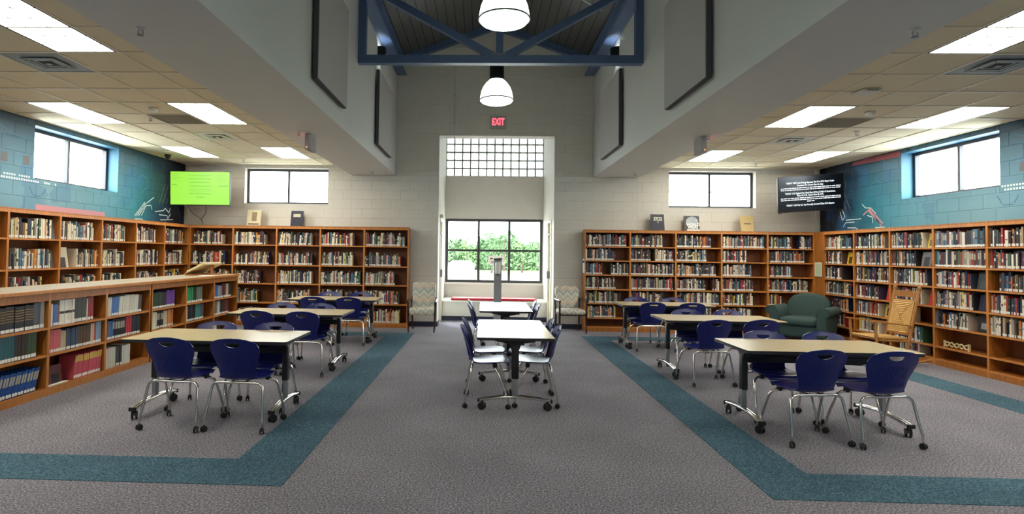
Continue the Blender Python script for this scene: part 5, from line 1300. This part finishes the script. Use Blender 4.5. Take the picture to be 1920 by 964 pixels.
def rocker():
    t = thing('rocking_chair', 'brown wooden rocking chair with woven rush back near the right bookcases', 'rocking chair', (6.0, 8.9, 0), R(-86))   # front is local -y
    w = M['rockwood']
    # local: x across (width .5), y back, z up ; front towards -y
    def turned(p0, p1, r, nm):
        p0, p1 = Vector(p0), Vector(p1); n = 14
        rr = [r * (1 + 0.22 * math.sin(k * 2.2)) for k in range(n + 1)]
        MB().tube([p0 + (p1 - p0) * k / n for k in range(n + 1)], rr, 10).build(nm, w, t, 60)
    for sg in (-1, 1):
        x = sg * 0.26; xb = sg * 0.225
        MB().tube([(x, -0.46 + 1.0 * k / 14, 0.02 + 0.22 * ((-0.46 + 1.0 * k / 14 - 0.02) ** 2) + (0.0)) for k in range(15)], 0.019, 8).build('rocker_runner', w, t, 50)
        turned((x, -0.26, 0.04), (x, -0.30, 0.62), 0.021, 'front_post')
        turned((xb, 0.17, 0.04), (xb, 0.40, 1.10), 0.022, 'back_post')
        MB().lathe([(0.0, 0.0), (0.02, 0.0), (0.03, 0.02), (0.026, 0.045), (0.012, 0.062), (0.0, 0.066)], 12, (xb, 0.402, 1.09)).build('finial', w, t, 60)
        MB().bar((x, -0.36, 0.635), (xb, 0.285, 0.565), 0.055, 0.02).build('armrest', w, t)
        MB().tube([(x, -0.27, 0.36), (xb, 0.24, 0.335)], 0.014, 8).build('side_stretcher', w, t, 50)
        MB().tube([(x, -0.265, 0.2), (xb, 0.205, 0.19)], 0.012, 8).build('side_stretcher', w, t, 50)
    for z in (0.30, 0.20, 0.375): MB().tube([(-0.26, -0.275, z), (0.26, -0.275, z)], 0.014, 8).build('front_stretcher', w, t, 50)
    MB().bar((-0.22, 0.235, 0.33), (0.22, 0.235, 0.33), 0.025, 0.025).build('rear_stretcher', w, t)
    # crest rail
    MB().prism([(-0.215, 0.98), (0.215, 0.98), (0.215, 1.05), (0.12, 1.075), (-0.12, 1.075), (-0.215, 1.05)], 'y', 0.372, 0.396).build('crest_rail', w, t)
    MB().bar((-0.22, 0.353, 0.93), (0.22, 0.353, 0.93), 0.022, 0.03).build('upper_back_rail', w, t)
    MB().bar((-0.22, 0.24, 0.44), (0.22, 0.24, 0.44), 0.022, 0.03).build('lower_back_rail', w, t)
    # woven rush: four triangles meeting in the middle, seat and back
    def rush(c4, mid, nm):
        for i in range(4):
            a, b_ = Vector(c4[i]), Vector(c4[(i + 1) % 4]); m = Vector(mid); n = 9; mb = MB()
            for k in range(n):
                f = (k + 0.5) / n * 0.96; mb.tube([a + (m - a) * f, b_ + (m - b_) * f], 0.5 * ((a + b_) / 2 - m).length / n + 0.0025, 6)
            mb.build(nm, M['rush'], t, 60)['kind'] = 'stuff'
    rush([(-0.2, 0.245, 0.45), (0.2, 0.245, 0.45), (0.2, 0.352, 0.93), (-0.2, 0.352, 0.93)], (0, 0.285, 0.69), 'rush_panel')
    rush([(-0.25, -0.29, 0.395), (0.25, -0.29, 0.395), (0.215, 0.22, 0.375), (-0.215, 0.22, 0.375)], (0, -0.03, 0.395), 'rush_seat')
rocker()

# ------------------------------------------------------------------ televisions
def tv(loc, rot, label, on):
    t = thing('wall_television', label, 'television', loc); t.rotation_euler = rot
    w, h = 1.235, 0.70
    MB().bbox(-w / 2, w / 2, 0.0, 0.035, -h / 2, h / 2, 0.006).build('bezel', M['black'], t)
    sc = MB().box(-w / 2 + 0.014, w / 2 - 0.014, -0.003, 0.0, -h / 2 + 0.02, h / 2 - 0.014).build('screen', M['screen_green'] if on == 'green' else M['screen_dark'], t)
    MB().bbox(-0.3, 0.3, 0.035, 0.075, -0.22, 0.18, 0.01).build('rear_housing', M['black'], t)
    return t, sc
t, sc = tv((-5.765, 11.45, 2.79), (R(3), 0, R(1)), 'wall television showing a bright green page, left corner', 'green')
g = M['screen_green_text']
def line(x0, x1, z, hgt=0.008): MB().box(x0, x1, -0.0042, -0.0032, z - hgt / 2, z + hgt / 2).build('text_line', g, sc)
for z, ww in ((0.27, .26), (0.25, .14), (0.20, .22), (0.185, .24), (0.13, .2), (0.115, .22), (0.05, .24), (0.035, .2), (-0.02, .24), (-0.055, .23), (-0.1, .2), (-0.115, .24), (-0.17, .1), (-0.185, .08)): line(-ww + 0.0, ww, z)
for z, ww in ((0.29, .16), (0.25, .12), (0.21, .2), (0.17, .1)): line(-0.58, -0.58 + ww, z); line(0.36, 0.36 + ww, z - 0.02)
line(-0.58, -0.47, 0.07, 0.016); line(0.38, 0.58, 0.05, 0.016)
for k in range(2): MB().tube([((-0.27, 0.02, -0.35), (0.12, 0.02, -0.35))[k], ((-0.22, 0.12, -0.5), (0.05, 0.14, -0.5))[k], ((-0.1, 0.26, -0.62), (-0.1, 0.27, -0.62))[k], (-0.06, 0.24, -0.715)], 0.006, 6).build('power_cable', M['cable'], t, 50)
MB().box(-0.06, 0.06, 0.075, 0.655, -0.06, 0.0).build('wall_arm', M['black_metal'], t)
t, sc = tv((6.315, 11.33, 2.80), (R(8), R(-4.5), R(-2)), 'wall television with white headline text, right corner', 'dark')
TX = [(0.215, 'TODAY 10:07 Luke Prokop Becomes The First NHL Player Under'), (0.165, 'Contract To Come Out As Gay'), (0.015, 'TODAY 11:21 England Has Lifted Most Of Its COVID-19 Restrictions,'),
      (-0.03, 'Even As U.K. Cases Rise By 41%'), (-0.215, 'TODAY 11:56 The U.S. Has Formally Accused China Of A Massive')]
for z, s_ in TX: text('headline', s_, 0.047, sc, M['screen_text'], (-0.01, -0.0045, z), (R(90), 0, 0), sx=0.70 if len(s_) > 40 else 0.8, bold=0.0003)
for z, hw in ((0.118, 0.56), (0.084, 0.56), (-0.077, 0.56), (-0.111, 0.56), (-0.147, 0.07)):     # body copy too small to read
    mb = MB(); x = -hw
    while x < hw:
        w_ = min(rng.uniform(0.02, 0.08), hw - x); mb.box(x, x + w_, -0.0045, -0.0035, z - 0.007, z + 0.007); x += w_ + 0.012
    mb.build('body_text_line', M['screen_text'], sc)
MB().box(-0.1, 0.1, 0.075, 0.62, -0.06, 0.0).build('wall_arm', M['black_metal'], t)
MB().bbox(-0.6, -0.55, -0.01, 0.03, -0.36, -0.34, 0.004).build('sensor_tab', M['black'], t)
t = thing('cable_raceway', 'white vertical cable raceway in the left back corner', 'raceway', (-6.36, YW - 0.008, HT)); MB().box(-0.035, 0.035, -0.03, 0.0, 0, ZC - HT - 0.03).build('channel', M['paint'], t)
t = thing('cable_raceway', 'white vertical cable raceway in the right back corner', 'raceway', (6.87, YW - 0.008, HT)); MB().box(-0.035, 0.035, -0.03, 0.0, 0, ZC - HT - 0.03).build('channel', M['paint'], t)

# ------------------------------------------------------------------ outside
struct('ground_outside', MB().box(-120, 120, YG + 0.3, 170, -1.2, -0.6), M['grass'])
struct('pavement_outside', MB().box(-40, 40, YG + 1.5, 24.0, -0.6, -0.57), M['concrete'])
def blob_tree(x, y, h, wd, mat, label, group, seed, bare=False):
    rn = random.Random(seed); t = thing('tree', label, 'tree', (x, y, -0.6), 0, group)
    MB().tube([(0, 0, 0), (0.05, 0, h * 0.4), (0, 0, h * 0.75)], [h * 0.035, h * 0.025, h * 0.012], 7).build('trunk', M['bark'], t, 50)
    mb = MB(); n = 260 if not bare else 120
    for k in range(n):
        a = rn.uniform(0, 6.28); rr = math.sqrt(rn.random()); zz = rn.uniform(0.12 if not bare else 0.5, 1.0)
        prof = math.sin(min(1, max(0.05, zz)) ** 0.8 * math.pi) ** 0.5 if not bare else 0.9
        px, py, pz = wd / 2 * rr * prof * math.cos(a), wd / 2 * rr * prof * math.sin(a), h * zz
        s = rn.uniform(0.10, 0.22) * (h / 4) * (0.45 if bare else 1.0)
        q = [Vector((rn.gauss(0, 1), rn.gauss(0, 1), rn.gauss(0, 1))).normalized() * s for _ in range(4)]
        c = Vector((px, py, pz)); i0 = len(mb.v)
        mb.v += [tuple(c + v) for v in q]; mb.f += [(i0, i0 + 1, i0 + 2), (i0, i0 + 2, i0 + 3), (i0, i0 + 3, i0 + 1), (i0 + 1, i0 + 3, i0 + 2)]; mb.m += [0] * 4
    mb.build('crown', mat, t)
TREES = [(-4.6, 62, 4.3, 4.2, 'leaf1', 'rounded green tree in the left pane of the alcove window'), (-2.0, 68, 3.9, 2.6, 'leaf2', 'light green tree behind the white shed outside'), (0.9, 63, 3.5, 2.6, 'leaf1', 'green tree seen through the middle panes beside the dispenser'),
         (2.5, 71.5, 5.0, 3.0, 'leaf1', 'tall thin-leaved tree in the middle upper pane'), (4.4, 66, 3.7, 4.6, 'leaf2', 'green tree in the left half of the right panes'), (6.9, 64, 4.2, 4.2, 'leaf1', 'green tree at the edge of the right panes')]
for k, (x, y, h, wd, m, lab) in enumerate(TREES): blob_tree(x, y, h, wd, M[m], lab, 'trees outside the alcove window', 40 + k, k == 3)
rn = random.Random(5); mb = MB()
for k in range(5200):
    x = rn.uniform(-14, 18); hh = 3.6 + 0.7 * math.sin(x * 0.7) + 0.4 * math.sin(x * 1.9 + 1); c = Vector((x, rn.uniform(75, 80), rn.uniform(-0.6, hh))); s = rn.uniform(0.2, 0.45)
    q = [Vector((rn.gauss(0, 1), rn.gauss(0, 1), rn.gauss(0, 1))).normalized() * s for _ in range(4)]; i0 = len(mb.v)
    mb.v += [tuple(c + v) for v in q]; mb.f += [(i0, i0 + 1, i0 + 2), (i0, i0 + 2, i0 + 3), (i0, i0 + 3, i0 + 1), (i0 + 1, i0 + 3, i0 + 2)]; mb.m += [0] * 4
ridge = [(-16 + 0.5 * k, 3.0 + 0.6 * math.sin((-16 + 0.5 * k) * 0.7) + 0.35 * math.sin((-16 + 0.5 * k) * 1.9 + 1) + rn.uniform(-0.15, 0.15)) for k in range(73)]
mb.prism([(-16, -0.6)] + ridge + [(20, -0.6)], 'y', 77.5, 80)
tag(mb.build('treeline', M['leaf1']), 'dense green woods beyond the lawn outside', 'woods', kind='stuff')
t = thing('shed', 'low white shed on the lawn seen through the left panes', 'shed', (-3.5, 55, -0.6))
MB().box(0, 2.6, 0, 2.0, 0, 1.0).build('wall', M['white_out'], t); MB().prism([(-0.1, 1.0), (2.7, 1.0), (2.2, 1.42), (0.5, 1.42)], 'y', -0.1, 2.1).build('roof', M['concrete'], t); MB().box(1.7, 2.1, -0.02, 0.0, 0.0, 0.8).build('door', M['kiosk'], t)
# white car parked close to the window, only its nose shows
t = thing('parked_car', 'white parked car at the lower left of the alcove window', 'car', (-3.15, 21.0, -0.57), R(0))
MB().prism([(-1.6, 0.25), (1.25, 0.25), (1.3, 0.55), (1.15, 0.72), (0.55, 0.82), (-0.1, 1.3), (-1.2, 1.33), (-1.65, 0.85)], 'y', -0.8, 0.8).build('body', M['white_out'], t)
MB().prism([(0.46, 0.86), (-0.06, 1.27), (-0.16, 1.27), (0.3, 0.86)], 'y', -0.81, 0.81).build('windscreen', M['carglass'], t)
for wx in (-1.0, 0.85):
    for wy in (-0.78, 0.62): MB().lathe([(0.0, 0.0), (0.3, 0.0), (0.3, 0.16), (0.0, 0.16)], 18, (wx, wy, 0.3), 0, 'y').build('wheel', M['tyre'], t, 40)
for x, y, sg, lab in ((-13.6, 40, -1, 'twin-head street lamp seen through the small window left of the alcove'), (14.4, 40, 1, 'street lamp seen through the small window right of the alcove')):
    t = thing('street_lamp', lab, 'street lamp', (x, y, -0.6), 0, 'street lamps outside')
    MB().tube([(0, 0, 0), (0, 0, 6.2)], [0.07, 0.045], 8).build('pole', M['lampgrey'], t, 50)
    for s2 in (-1, 1): MB().tube([(0, 0, 6.0), (s2 * 0.6, 0, 6.45), (s2 * 1.2, 0, 6.6)], 0.03, 6).build('arm', M['lampgrey'], t, 50); MB().bbox(s2 * 1.45 - 0.3, s2 * 1.45 + 0.3, -0.12, 0.12, 6.52, 6.66, 0.03).build('lamp_head', M['lampgrey'], t)
print('single books', NB[0], 'bulk quads', len(BULK['f']), 'objects', len(bpy.data.objects))
